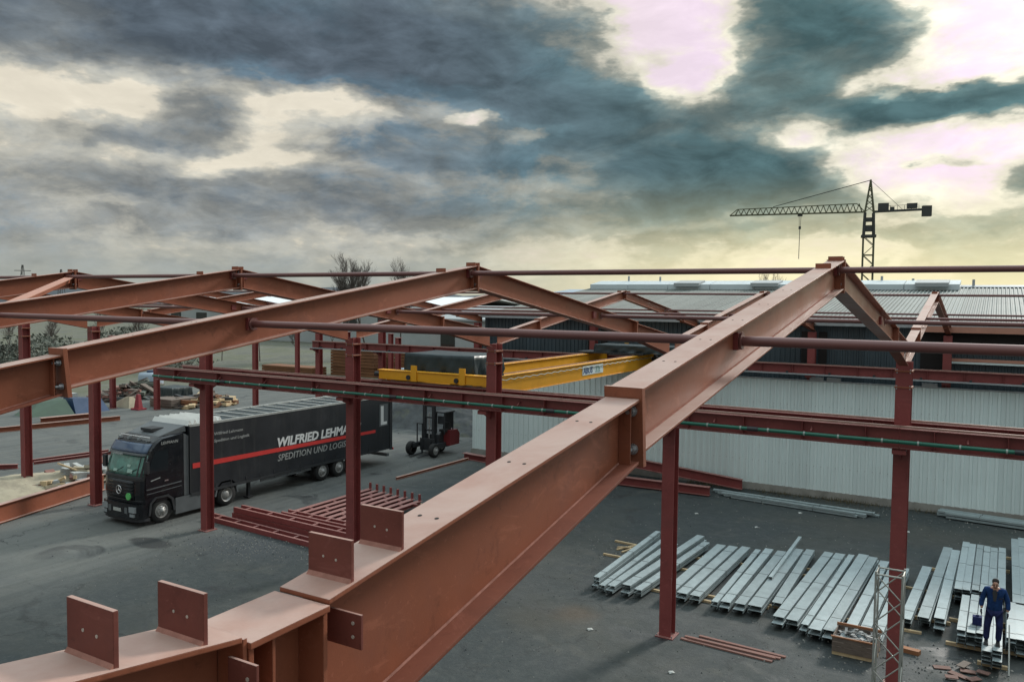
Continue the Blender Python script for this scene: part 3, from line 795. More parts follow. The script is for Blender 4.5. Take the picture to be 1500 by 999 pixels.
hall = thing('industrial_hall', (-10, 44, 0), 'long industrial hall with pale lower cladding, dark upper cladding and corrugated roof', 'building')
def sheet(parent, name, x0, n, pw, y, z0, z1, pitch, depth, mt, labels=None):
    b = MB(); pts = corr(0, pw-.003, pitch, depth, None)
    vs = [(px, -py, 0) for px, py in pts] + [(px, -py, z1-z0) for px, py in pts]; k = len(pts)
    b.add(vs, [(i, i+1, k+i+1, k+i) for i in range(k-1)])
    # thickness return edges
    vs2 = [(px, -py+.03, 0) for px, py in pts] + [(px, -py+.03, z1-z0) for px, py in pts]
    b.add(vs2, [(i+1, i, k+i, k+i+1) for i in range(k-1)])
    b.add([vs[k+i] for i in range(k)] + [vs2[k+i] for i in range(k)], [(i, i+1, k+i+1, k+i) for i in range(k-1)])
    b.add([vs[0], vs2[0], vs2[k], vs[k]], [(0, 1, 2, 3)]); b.add([vs[k-1], vs2[k-1], vs2[2*k-1], vs[2*k-1]], [(3, 2, 1, 0)])
    me = mesh_of(name, b, mt)
    for i in range(n):
        o = bpy.data.objects.new(name, me); COL.objects.link(o); o.parent = parent
        o.location = Vector((x0+i*pw, y, z0)) - Vector(parent.location)


sheet(hall, 'wall_panel', -28.0, 8, 1.01, 42.4, .36, 5.12, .33667, .065, WHITEP)
sheet(hall, 'wall_panel', -19.92, 26, 1.01, 42.4, .36, 5.76, .33667, .065, WHITEP)
sheet(hall, 'dark_wall_panel', -27.8, 34, 1.01, 43.45, 4.6, 8.66, .2525, .045, DARKP)
obj('plinth', MB().box(-28.05, 6.4, 42.30, 43.3, 0, .355), CONC, hall)
for z_ in (1.55, 3.05, 4.55):
    fx = MB()
    for k_ in range(78):
        x_ = -27.9+k_*.33667*1.0+.09
        if x_ < 6.2: fx.box(x_-.014, x_+.014, 42.318, 42.333, z_-.014, z_+.014)
    o = obj('screw_heads', fx, GALVDARK, hall); o['kind'] = 'stuff'
obj('top_trim', MB().box(-19.95, 6.4, 42.33, 42.47, 5.765, 5.82), GALVDARK, hall)
obj('back_wall', MB().box(-27.8, 6.5, 43.6, 60.5, 0, 8.60), CONC, hall)
for x in (-7.6, -6.8, -2.6, -13.4, -14.3):
    obj('wall_lug', MB().box(x-.32, x+.32, 42.34, 42.52, 5.825, 5.98), GALVDARK, hall)
# roof sheets: corrugation runs up the slope
def rz(y): return 8.70 + (y-43.2)*.118
pw = 1.05
b = MB(); pts = corr(0, pw-.004, .21, .065, None); k = len(pts); L = 60.4-43.2
vs = [(px, 0, 8.70+py) for px, py in pts] + [(px, L, rz(60.4)+py) for px, py in pts]
b.add(vs, [(i, i+1, k+i+1, k+i) for i in range(k-1)])
vs2 = [(px, 0, 8.67+py) for px, py in pts] + [(px, L, rz(60.4)-.03+py) for px, py in pts]
b.add(vs2, [(i+1, i, k+i, k+i+1) for i in range(k-1)])
b.add([vs[i] for i in range(k)]+[vs2[i] for i in range(k)], [(i+1, i, k+i, k+i+1) for i in range(k-1)])
me = mesh_of('roof_sheet', b, ROOFM)
for i in range(32):
    o = bpy.data.objects.new('roof_sheet', me); COL.objects.link(o); o.parent = hall
    o.location = Vector((-27.9+i*pw, 43.2, 0)) - Vector(hall.location)
obj('gutter', MB().px([(43.02, 8.52), (43.19, 8.52), (43.19, 8.66), (43.17, 8.66), (43.17, 8.54), (43.04, 8.54), (43.04, 8.66), (43.02, 8.66)], -27.95, 6.5), GALVDARK, hall)
obj('far_slope', MB().add([(-27.9, 60.4, rz(60.4)), (5.7, 60.4, rz(60.4)), (5.7, 78, 8.7), (-27.9, 78, 8.7)], [(0, 1, 2, 3)]), ROOFM, hall)
obj('ridge_cap', MB().px([(59.9, rz(59.9)+.05), (60.4, rz(60.4)+.10), (60.9, rz(59.9)+.05), (60.9, rz(59.9)+.09), (60.4, rz(60.4)+.16), (59.9, rz(59.9)+.09)], -27.9, 5.7), GALVDARK, hall)
for i in range(8):
    xa = -27.5+i*3.18
    obj('ridge_skylight', MB().px([(58.2, rz(58.2)+.06), (60.2, rz(60.2)+.20), (60.2, rz(60.2)+.50), (58.2, rz(58.2)+.42)], xa, xa+3.14), SKYL, hall)
for xa in (-20.6, -15.0, -4.6):
    obj('smoke_vent', MB().px([(57.9, rz(57.9)+.3), (59.4, rz(59.4)+.4), (59.4, rz(59.4)+.60), (57.9, rz(57.9)+.55)], xa, xa+1.9), SKYLD, hall)
for xa, h in ((-6.8, .75), (-4.9, .5), (-1.4, .4), (1.9, .35), (-12.3, .5), (-22.5, .8), (-25.1, .9)):
    obj('roof_pipe', MB().tube((xa, 60.2, rz(60.2)), (xa, 60.2, rz(60.2)+.25+h*.7), .08, n=8), GALVDARK, hall)

obj('eave_fascia', MB().box(-3.0, 6.4, 42.95, 43.0, 8.34, 8.62), BRACEM, hall)
obj('black_panel', MB().box(-3.1, -2.1, 43.30, 43.33, 6.62, 8.3), HOLEBLACK, hall)  # flat black panel in front of the cladding
obj('black_panel', MB().box(-2.08, 6.4, 43.30, 43.33, 7.5, 8.3), HOLEBLACK, hall)  # flat black panel, a band below the eave
obj('wall_rail', MB().box(-2.0, 6.4, 43.24, 43.30, 7.0, 7.14), BRACEM, hall)
obj('wall_flashing', MB().box(-2.0, 6.4, 43.22, 43.30, 6.90, 6.985), WHITEP, hall)
for x in (-7.94, -13.94, -19.94):
    for s_ in (-1, 1): obj('black_panel', MB().box(x+s_*.42-.2, x+s_*.42+.2, 43.30, 43.33, 6.62, 8.2), HOLEBLACK, hall)  # black panels stand in for the shadow gaps beside the columns
# white block at the wall's left end with rubble at its foot
# ------------------------------------------------------------------ yellow bridge crane on the rear runway
th = thing('bridge_crane', (-17.2, RWB, 6.73), 'yellow double girder bridge crane spanning to the pale wall', 'crane')
ZR = 6.73
def carriage(y, name):
    c = MB()
    c.box(-19.15, -14.45, y-.14, y+.14, ZR+.05, ZR+.36)
    o = obj(name, c, YELLOW, th)
    obj('carriage_plate', MB().box(-19.2, -14.39, y-.17, y+.17, ZR+.362, ZR+.385), YELLOW, o)
    for x in (-17.55, -15.5):
        if x in (-17.55, -15.5):
            obj('upright', MB().box(x-.12, x+.12, y-.185, y-.142, ZR+.04, ZR+.60), YELLOW, o)
            obj('hub_cap', MB().tube((x-.25, y-.141, ZR+.17), (x-.25, y-.19, ZR+.17), .085, n=14), PLASTIC, o)
    for x in (-18.6, -14.9):
        obj('wheel', MB().tube((x, y-.06, ZR+.16), (x, y+.06, ZR+.16), .16, n=18), RAIL, o)
    for x, s in ((-19.2, -1), (-14.39, 1)):
        obj('buffer', MB().tube((x, y, ZR+.2), (x+s*.22, y, ZR+.2), .09, n=12), PLASTIC, o)
    return o
carriage(RWB, 'end_carriage')
carriage(RB, 'end_carriage')
GY0, GY1 = RWB+.18, RB-.18
for xf in (-15.9, -18.72):
    gb = MB()
    gb.box(xf-.34, xf-.0, GY0, GY1, 6.13, 6.80)
    o = obj('girder', gb, YELLOW, th)
    obj('girder_top_flange', MB().box(xf-.42, xf+.07, GY0, GY1, 6.802, 6.825), YELLOW, o)
    obj('girder_bottom_flange', MB().box(xf-.38, xf+.04, GY0, GY1, 6.105, 6.128), YELLOW, o)
    obj('crab_rail', MB().box(xf-.2, xf-.15, GY0, GY1, 6.826, 6.87), RAIL, o)
    if xf > -17:
        cg = MB()
        n = 60
        pts = []
        for i in range(n+1):
            y = GY0+.4+(GY1-GY0-.8)*i/n
            pts.append((xf+.06, y, 6.68-(.05 if i % 2 else 0)))
        cg.path(pts, .018, 5)
        obj('festoon_cable', cg, CLIP, o)
        sg = obj('sign_plate', MB().box(xf+.003, xf+.02, 32.95, 35.15, 6.30, 6.72), WHITEP, o)
obj('drive_motor', MB().box(-15.75, -15.35, RB-.75, RB-.35, 6.45, 6.8).tube((-15.55, RB-1.2, 6.6), (-15.55, RB-.75, 6.6), .15, n=14), PLASTIC, th)


def text_mesh(txt, size, mt, origin, right, up, name, parent, shear=0.0, bold=0.0, sx=1.0, ext=.004):
    cu = bpy.data.curves.new(name, 'FONT'); cu.body = txt; cu.size = size; cu.shear = shear; cu.offset = bold
    cu.extrude = ext; cu.resolution_u = 2
    o = bpy.data.objects.new(name, cu); COL.objects.link(o)
    bpy.context.view_layer.update()
    dg = bpy.context.evaluated_depsgraph_get()
    me = bpy.data.meshes.new_from_object(o.evaluated_get(dg))
    bpy.data.objects.remove(o); bpy.data.curves.remove(cu)
    right, up = Vector(right).normalized(), Vector(up).normalized(); nrm = right.cross(up)
    org = Vector(origin) - wloc(parent)
    for v in me.vertices:
        p = v.co.copy(); v.co = org + right*(p.x*sx) + up*p.y + nrm*p.z
    me.materials.clear(); me.materials.append(mt)
    o = bpy.data.objects.new(name, me); COL.objects.link(o); o.parent = parent
    if name == 'lettering': o['kind'] = 'stuff'
    return o


SIGNB = mat('sign_blue', (.03, .07, .22), .5)
SIGNG = mat('sign_green_grey', (.25, .42, .36), .5)
text_mesh('ABUS', .40, SIGNB, (-15.876, 33.02, 6.37), (0, 1, 0), (0, 0, 1), 'lettering', sg.parent, .10, .006, 1.0)
text_mesh('32t', .40, SIGNG, (-15.876, 34.30, 6.37), (0, 1, 0), (0, 0, 1), 'lettering', sg.parent, 0, .006, 1.0)


def drape(name, x0, x1, y0, y1, z0, z1, label, cat, seed):
    rr = random.Random(seed); b = MB(); N = 34
    ring = []
    per = [(x0+(x1-x0)*i/N, y0) for i in range(N)] + [(x1, y0+(y1-y0)*i/N) for i in range(N)] + [(x1-(x1-x0)*i/N, y1) for i in range(N)] + [(x0, y1-(y1-y0)*i/N) for i in range(N)]
    cx, cy = (x0+x1)/2, (y0+y1)/2; n = len(per); rows = []
    for k, t in enumerate((0, .12, .3, .55, .8, .97, 1.0)):
        row = []
        for i, (x, y) in enumerate(per):
            wv = math.sin(i*.55+t*4)*.06 + math.sin(i*1.27-t*7)*.05 + math.sin(i*2.3+t*9)*.025
            out = 1 + (1-t)*.02
            dx_, dy_ = x-cx, y-cy
            s = wv*(1-t)*.9
            zz = z0+(z1-z0)*t + (.03*math.sin(i*.8) if k == 0 else 0) - (.02*abs(math.sin(i*.09)) if t > .9 else 0)
            l = math.hypot(dx_, dy_)
            if k == 6: out = .965
            row.append((cx+dx_*out+dx_/l*s, cy+dy_*out+dy_/l*s, zz))
        rows.append(row)
    vs = [p for r_ in rows for p in r_]
    for j in range(len(rows)-1):
        pass
    fs = [(j*n+i, j*n+(i+1) % n, (j+1)*n+(i+1) % n, (j+1)*n+i) for j in range(len(rows)-1) for i in range(n)]
    vs.append((cx, cy, z1-.03)); k = len(vs)-1; base = (len(rows)-1)*n
    fs += [(base+i, base+(i+1) % n, k) for i in range(n)]
    b.add(vs, fs, True)
    return tag(obj(name, b, TARP, loc=(cx, cy, z0)), label, cat)


hst = thing('covered_hoist', (-16.2, 24.3, 6.87), 'hoist crab wrapped in a dark tarpaulin at the near end of the yellow crane', 'hoist')
o = drape('tarpaulin', -18.3, -15.35, 23.28, 25.2, 6.93, 7.74, None, None, 3); o.parent = hst; o.location -= Vector(hst.location)
obj('crab_frame', MB().box(-19.3, -15.6, 23.5, 25.7, 6.872, 6.95), PLASTIC, hst)
hs2 = thing('covered_hoist', (-16.6, 38.9, 6.87), 'dark tarpaulin covered load at the far end of the yellow crane', 'hoist')
o = drape('tarpaulin', -18.4, -13.9, 39.6, 41.2, 6.93, 7.36, None, None, 5); o.parent = hs2; o.location -= Vector(hs2.location)
obj('crab_frame', MB().box(-19.3, -15.6, 39.4, 41.0, 6.872, 6.95), PLASTIC, hs2)

# ------------------------------------------------------------------ truck and trailer
TX1, TX0 = -30.4, -32.98
TXC = (TX0+TX1)/2


def wheel(parent, x, y, r, side, wdt=.32, deep=False):
    """side +1: outer face towards +X"""
    h = obj('wheel', MB().ring((x, y, r), (side, 0, 0), [(r*.60, -wdt), (r*.93, -wdt), (r, -wdt*.86), (r, -wdt*.14), (r*.93, 0), (r*.60, -.01)], n=32), RUBBER, parent)
    rim = MB()
    if deep: prof = [(r*.60, -.01), (r*.56, -.02), (r*.52, -.14), (r*.34, -.17), (r*.32, -.05), (r*.14, -.04), (.001, -.03)]
    else: prof = [(r*.60, -.01), (r*.55, .0), (r*.50, -.07), (r*.40, -.03), (r*.30, .03), (r*.17, .05), (r*.16, .09), (.001, .10)]
    rim.ring((x, y, r), (side, 0, 0), prof, n=28)
    obj('rim', rim, RIM, h)
    nb = MB()
    for i in range(10):
        a = 2*PI*i/10; rr_ = r*.42 if deep else r*.35
        c = Vector((x, y+rr_*math.cos(a), r+rr_*math.sin(a)))
        off = -.13 if deep else .0
        nb.tube(c+Vector((side*(off-.02), 0, 0)), c+Vector((side*(off+.05), 0, 0)), .022, n=6)
    obj('wheel_nut', nb, CHROME, h)
    return h


tk = thing('truck_tractor', (TXC, 22.3, 0), 'black articulated truck cab with a green tinted windscreen', 'truck')
# cab shell: side profile in (y, z), lofted over x with rounded corners towards the front
CAB = [(21.06, .95), (20.98, 1.35), (21.0, 1.95), (21.06, 2.25), (21.34, 3.15), (21.62, 3.52), (22.05, 3.68), (23.12, 3.78), (23.16, 1.0)]
def cabsec(ins, fwd):
    return [(y+(fwd if y < 21.7 else fwd*.3 if y < 22.3 else 0), z-(ins*.35 if z > 3.4 else 0)) for y, z in CAB]
b = MB(); xs = [(TX0+.0, .22), (TX0+.10, .10), (TX0+.32, .03), (TXC, 0), (TX1-.32, .03), (TX1-.10, .10), (TX1-.0, .22)]
rows = [[(x, y, z) for y, z in cabsec(f, f)] for x, f in xs]; n = len(CAB)
vs = [p for r_ in rows for p in r_]
fs = [(j*n+i, (j+1)*n+i, (j+1)*n+(i+1) % n, j*n+(i+1) % n) for j in range(len(rows)-1) for i in range(n)]
fs = [f[::-1] for f in fs]
fs += [tuple(range(n))[::-1][::-1], tuple(len(vs)-n+i for i in range(n))[::-1]]
b.add(vs, fs)
obj('cab', b, BLACK, tk)
# windscreen, a curved sheet just proud of the shell
def front_strip(name, z0, z1, mt, inset=.12, off=.02, parent=tk, smooth=True):
    def yof(z):
        P = CAB
        for (ya, za), (yb, zb) in zip(P[:-1], P[1:]):
            if za <= z <= zb: return ya+(yb-ya)*(z-za)/(zb-za)
        return P[0][0]
    bb = MB(); X = [TX0+inset*.4, TX0+inset+.05, TX0+.42, TXC-.4, TXC+.4, TX1-.42, TX1-inset-.05, TX1-inset*.4]
    F = [.17, .09, .03, .004, .004, .03, .09, .17]
    Z = [z0+(z1-z0)*i/5 for i in range(6)]
    vs = []
    for z in Z:
        for x, f in zip(X, F): vs.append((x, yof(z)+f-off, z))
    m_ = len(X)
    fs = [(j*m_+i, j*m_+i+1, (j+1)*m_+i+1, (j+1)*m_+i) for j in range(5) for i in range(m_-1)]
    vs2 = [(x, y+.018, z) for x, y, z in vs]
    kk = len(vs)
    edge = [(i, i+1) for i in range(m_-1)]+[(5*m_+i+1, 5*m_+i) for i in range(m_-1)]
    edge += [((j+1)*m_, j*m_) for j in range(5)]+[(j*m_+m_-1, (j+1)*m_+m_-1) for j in range(5)]
    bb.add(vs+vs2, fs+[(b_, a_, a_+kk, b_+kk) for a_, b_ in edge], smooth)
    return obj(name, bb, mt, parent)
front_strip('windscreen', 2.12, 3.00, GLASSG)
front_strip('sun_visor', 3.06, 3.44, GLASSB, off=.10)
front_strip('windscreen_trim', 2.00, 2.11, PLASTIC, off=.03)
front_strip('visor_strip', 2.96, 3.05, GREYP, off=.115)
front_strip('grille_panel', 1.12, 1.92, PLASTIC, inset=.45, off=.02)
for z in (1.22, 1.36, 1.50, 1.64, 1.78):
    front_strip('grille_slat', z, z+.055, BLACK, inset=.5, off=.05)
front_strip('bumper', .96, 1.10, BLACK, off=.03)
bp_ = MB()
for x, f in ((TX0, .18),):
    pass
prof = [(TX0+.02, 21.16), (TX0+.14, 20.97), (TX0+.5, 20.87), (TXC, 20.85), (TX1-.5, 20.87), (TX1-.14, 20.97), (TX1-.02, 21.16), (TX1-.02, 21.42), (TX0+.02, 21.42)]
bp_.pz(prof, .34, .955)
obj('front_bumper', bp_, BLACK, tk)
obj('bumper_lip', MB().pz([(x, y+.06) for x, y in prof], .22, .335), PLASTIC, tk)
for s, x in ((-1, TX0+.38), (1, TX1-.38)):
    l = obj('headlight', MB().pz([(x-.19, 20.86), (x+.19, 20.86), (x+.19, 20.95), (x-.19, 20.95)], .62, .86), LAMP, tk)
    obj('fog_light', MB().box(x-.13, x+.13, 20.86, 20.94, .44, .56), LAMP, tk)
    obj('indicator', MB().box(x-s*.36-.09, x-s*.36+.09, 20.84, 20.92, .55, .80), GREYP, tk)
obj('number_plate', MB().box(TXC-.28, TXC+.24, 20.825, 20.845, .60, .74), SCRAP, tk)
# three-pointed star badge in a ring
sb = MB(); cx_, cz_, yy_ = TXC, 1.50, 20.905
for i in range(20):
    a0, a1 = 2*PI*i/20, 2*PI*(i+1)/20
    sb.tube((cx_+.17*math.cos(a0), yy_, cz_+.17*math.sin(a0)), (cx_+.17*math.cos(a1), yy_, cz_+.17*math.sin(a1)), .018, n=6)
for k in range(3):
    a = PI/2+k*2*PI/3
    sb.tube((cx_, yy_, cz_), (cx_+.16*math.cos(a), yy_, cz_+.16*math.sin(a)), .028, .004, n=6)
obj('badge', sb, CHROME, tk)
obj('sticker', MB().tube((TXC+.62, 20.955, 1.27), (TXC+.62, 20.90, 1.27), .15, n=18), STICK, tk)
for x_, z_, wd_, hg_ in ((TXC+.38, 2.24, .34, .15), (TXC-.55, 2.22, .26, .11), (TXC+.30, 2.47, .22, .10)):
    yf_ = 21.06+(z_-2.25)*.311
    obj('windscreen_card', MB().hexa([(x_, yf_-.03, z_), (x_+wd_, yf_-.03, z_), (x_+wd_, yf_-.024, z_), (x_, yf_-.024, z_)],
        [(x_, yf_-.03+hg_*.311, z_+hg_), (x_+wd_, yf_-.03+hg_*.311, z_+hg_), (x_+wd_, yf_-.024+hg_*.311, z_+hg_), (x_, yf_-.024+hg_*.311, z_+hg_)]), CARDM, tk)
for x_, e_ in ((TXC-.55, .75), (TXC+.35, .75)):
    obj('wiper', MB().bar((x_, 21.0, 2.12), (x_+e_*.8, 21.10, 2.44), .025, .02), PLASTIC, tk)
# door, side glass, stripes on the side
dr = obj('door', MB().px([(21.28, 1.25), (22.42, 1.25), (22.42, 3.26), (21.62, 3.26), (21.24, 2.3)], TX1+.002, TX1+.022), BLACK, tk)
obj('side_window', MB().px([(21.42, 2.22), (22.34, 2.22), (22.34, 3.12), (21.70, 3.12), (21.40, 2.4)], TX1+.023, TX1+.032), GLASSD, dr)
obj('door_handle', MB().box(TX1+.022, TX1+.05, 22.15, 22.33, 1.78, 1.83), CHROME, dr)
for (ya, yb, za, zb, mt_) in ((21.3, 23.0, 1.58, 1.63, GREYP), (21.3, 23.0, 1.40, 1.43, GREYP), (21.5, 21.95, 1.93, 1.97, LETTER2)):
    obj('side_stripe', MB().px([(ya, za-.06), (yb, za+.02), (yb, zb+.02), (ya, zb-.06)], TX1+.023, TX1+.030), mt_, tk)
text_mesh('LEHMANN', .17, LETTER2, (TX1+.026, 22.0, 3.36), (0, 1, 0), (0, 0, 1), 'lettering', tk, .15, .003, 1.05)
text_mesh('LEHMANN', .13, LETTER2, (TXC-.55, 20.968, 2.975), (1, 0, 0), (0, 0.28, .95), 'lettering', tk, .1, .002, 1.2)
for x, s in ((TX1, 1), (TX0, -1)):
    mr = MB(); mr.box(x+s*.03, x+s*.24, 21.18, 21.30, 2.28, 2.78); mr.bar((x, 21.4, 2.9), (x+s*.14, 21.24, 2.84), .03, .03); mr.bar((x, 21.4, 2.2), (x+s*.14, 21.24, 2.3), .03, .03)
    obj('wing_mirror', mr, PLASTIC, tk)
# roof deflector, roof hatch, lamps
df = MB().hexa([(TX0+.25, 22.05, 3.66), (TX1-.25, 22.05, 3.66), (TX1-.06, 23.3, 3.76), (TX0+.06, 23.3, 3.76)],
               [(TX0+.28, 22.1, 3.70), (TX1-.28, 22.1, 3.70), (TX1-.10, 23.3, 4.02), (TX0+.10, 23.3, 4.02)])
obj('roof_deflector', df, GREYP, tk)
obj('roof_hatch', MB().box(TXC-.4, TXC+.35, 22.25, 22.85, 3.80, 3.92), PLASTIC, tk)
for x in (TX0+.35, TX0+.95, TX1-.95, TX1-.35):
    obj('roof_lamp', MB().box(x-.08, x+.08, 21.6, 21.72, 3.52, 3.62), LAMP, tk)
obj('roof_bar', MB().tube((TX0+.3, 21.72, 3.66), (TX1-.3, 21.72, 3.66), .03, n=8), CHROME, tk)
# wheel arch, skirts, chassis, side fairing behind the cab
obj('wheel_arch', MB().px([(21.38, .42), (21.45, .95), (21.7, 1.17), (22.35, 1.17), (22.62, .95), (22.70, .42), (22.60, .42), (22.5, .92), (22.3, 1.09), (21.75, 1.09), (21.55, .92), (21.47, .42)], TX1-.34, TX1+.03), PLASTIC, tk)
obj('side_skirt', MB().box(TX1-.18, TX1-.01, 22.72, 24.72, .22, .93), GREYP, tk)
obj('side_fairing', MB().px([(23.17, .95), (23.42, .95), (23.42, 3.55), (23.17, 3.70)], TX1-.22, TX1-.03), GREYP, tk)
obj('side_fairing', MB().px([(23.17, .95), (23.42, .95), (23.42, 3.55), (23.17, 3.70)], TX0+.03, TX0+.22), GREYP, tk)
obj('rear_mudguard', MB().px([(24.78, .55), (24.88, .92), (25.15, 1.18), (25.75, 1.18), (26.05, .92), (26.12, .55), (26.05, .55), (25.97, .88), (25.7, 1.11), (25.2, 1.11), (24.95, .88), (24.86, .55)], TX1-.62, TX1+.0), GREYP, tk)
obj('chassis', MB().box(TXC-.45, TXC+.45, 21.3, 26.6, .55, .88), PLASTIC, tk)
for x, s in ((TX1-.02, 1), (TX0+.02, -1)):
    wheel(tk, x, 22.04, .52, s)
    wheel(tk, x, 25.48, .52, s, wdt=.6, deep=True)

tr = thing('semi_trailer', (TXC, 30.5, 0), 'long black curtain-sided semi-trailer with white lettering and a red stripe', 'trailer')
Y0, Y1 = 23.5, 37.45
obj('curtain', MB().box(TX0, TX1, Y0, 36.2, .98, 3.92), CURTAIN, tr)
for i in range(15):
    y = Y0+.45+i*.88
    if y < 36: obj('curtain_strap', MB().box(TX1-.005, TX1+.012, y-.022, y+.022, .80, 1.18), PLASTIC, tr)
obj('rear_frame', MB().box(TX0, TX1, 36.202, Y1, .86, 3.93), CURTAIN, tr)
obj('rear_post', MB().box(TX1+.001, TX1+.03, 37.22, 37.44, .80, 3.95), PLASTIC, tr)
obj('front_post', MB().box(TX1-.12, TX1+.02, Y0-.05, Y0-.002, .98, 3.95), PLASTIC, tr)
dw = obj('panel_window', MB().box(TX1+.001, TX1+.012, 36.30, 37.05, 2.28, 3.55), GREYP, tr)
obj('window_border', MB().box(TX1+.013, TX1+.020, 36.42, 36.66, 2.36, 3.45).box(TX1+.013, TX1+.020, 36.66, 36.95, 2.36, 2.52), LETTER, dw)
obj('tail_lift', MB().box(TX0+.1, TX1-.1, 37.46, 37.6, .9, 3.6), PLASTIC, tr)
rf_ = MB().box(TX0+.02, TX1-.02, Y0, Y1, 3.935, 3.965)
obj('roof', rf_, TARP, tr)
for x in (TX0+.04, TX1-.04):
    obj('roof_rail', MB().box(x-.05, x+.05, Y0-.05, Y1, 3.93, 4.03), SCRAP, tr)
for i in range(12):
    y = 26.4+i*.9
    obj('roof_bow', MB().box(TX0+.09, TX1-.09, y-.05, y+.05, 3.97, 4.0), SCRAP, tr)
# sliding canvas bunched at the front end of the roof
cv = MB()
for i in range(7):
    y = Y0-.1+i*.27
    cv.px([(y, 3.98), (y+.13, 4.20+.03*(i % 2)), (y+.26, 3.98)], TX0+.06, TX1-.06)
obj('folded_roof_canvas', cv, WHITEC, tr)
obj('red_stripe', MB().px([(Y0+.1, 2.06), (35.95, 1.98), (35.95, 2.14), (Y0+.1, 2.29)], TX1+.002, TX1+.010), REDS, tr)
text_mesh('WILFRIED LEHMANN', .62, LETTER, (TX1+.006, 28.5, 2.27), (0, 1, 0), (0, -.02, 1), 'lettering', tr, .22, .022, 1.06)
text_mesh('SPEDITION UND LOGISTIK', .46, LETTER2, (TX1+.006, 28.55, 1.56), (0, 1, 0), (0, -.02, 1), 'lettering', tr, .22, .004, 1.02)
text_mesh('Wilfried Lehmann', .19, LETTER2, (TX1+.006, 24.75, 3.38), (0, 1, 0), (0, 0, 1), 'lettering', tr, .1, .003, 1.2)
text_mesh('Spedition und Logistik', .19, LETTER2, (TX1+.006, 24.75, 3.06), (0, 1, 0), (0, 0, 1), 'lettering', tr, .1, .003, 1.2)
obj('chassis_beam', MB().box(TXC-.6, TXC-.44, 25.2, 37.2, .72, .975).box(TXC+.44, TXC+.6, 25.2, 37.2, .72, .975), PLASTIC, tr)
obj('side_sill', MB().box(TX1-.04, TX1+.015, Y0, 36.2, .86, .975), PLASTIC, tr)
obj('side_guard', MB().box(TX1-.08, TX1-.04, 27.5, 30.9, .72, .84), GREYP, tr)
for x in (TX1-.35, TX0+.35):
    lg = obj('landing_leg', MB().box(x-.07, x+.07, 26.95, 27.09, .12, .97), PLASTIC, tr)
    obj('foot_pad', MB().box(x-.16, x+.16, 26.85, 27.2, .06, .118), PLASTIC, lg)
for x, s in ((TX1-.02, 1), (TX0+.02, -1)):
    for y in (31.72, 33.0, 34.3):
        wheel(tr, x, y, .50, s, wdt=.42)
obj('mudguard', MB().box(TX1-.4, TX1-.02, 31.1, 34.95, 1.03-.06, .978), PLASTIC, tr)
obj('rear_bumper', MB().box(TX0+.1, TX1-.1, 37.1, 37.3, .42, .58), GREYP, tr)
obj('tail_light', MB().box(TX1-.3, TX1-.05, 37.61, 37.66, .75, .88), REDS, tr)

# ------------------------------------------------------------------ truck-mounted forklift behind the trailer
fk = thing('forklift', (-30.0, 40.9, 0), 'dark forklift with a red rear body standing behind the trailer', 'forklift')
for x, s in ((-31.05, -1), (-29.25, 1)):
    wheel(fk, x+s*.12, 40.1, .42, s, wdt=.3)
wheel(fk, -29.95, 41.9, .40, 1, wdt=.3)
for xa_ in (-31.0, -29.52): obj('wheel_arm', MB().box(xa_, xa_+.22, 40.0, 41.9, .45, .75), PLASTIC, fk)
obj('chassis', MB().px([(40.9, .5), (42.4, .5), (42.4, 1.35), (42.0, 1.5), (40.9, 1.25)], -30.8, -29.5), PLASTIC, fk)
obj('engine_cover', MB().px([(41.4, .55), (42.4, .55), (42.45, 1.2), (42.2, 1.5), (41.4, 1.5)], -29.49, -29.0), OXRED, fk)
mast = MB()
for x in (-30.55, -29.85): mast.box(x-.09, x+.09, 40.75, 40.95, .35, 3.05)
for z in (.6, 1.5, 2.3, 3.0): mast.box(-30.46, -29.94, 40.78, 40.92, z-.05, z+.05)
obj('mast', mast, PLASTIC, fk)
obj('lift_ram', MB().tube((-30.2, 40.85, .5), (-30.2, 40.85, 2.6), .05, n=10), CHROME, fk)
gd = MB()
for x in (-29.75, -29.15):
    for y in (41.0, 41.9): gd.box(x-.03, x+.03, y-.03, y+.03, 1.3, 2.6)
gd.box(-29.8, -29.08, 40.95, 42.0, 2.6, 2.68)
gd.box(-29.7, -29.2, 41.85, 41.92, 1.6, 2.55).box(-29.7, -29.2, 41.05, 41.1, 1.9, 2.4)
obj('overhead_guard', gd, PLASTIC, fk)
obj('seat', MB().px([(41.2, 1.4), (41.8, 1.4), (41.8, 1.95), (41.65, 1.95), (41.6, 1.55), (41.2, 1.55)], -29.7, -29.2), RUBBER, fk)
obj('fork_carriage', MB().box(-30.75, -29.65, 40.62, 40.72, .25, 1.0), PLASTIC, fk)
for x in (-30.55, -29.95):
    obj('fork', MB().px([(39.3, .06), (40.62, .06), (40.62, .9), (40.56, .9), (40.56, .11), (39.3, .08)], x-.06, x+.06), PLASTIC, fk)
obj('load_backrest', MB().box(-31.0, -30.94, 40.6, 40.66, .4, 1.9).box(-30.6, -30.54, 40.6, 40.66, 1.0, 1.9).box(-31.0, -30.54, 40.6, 40.66, 1.86, 1.92), PLASTIC, fk)


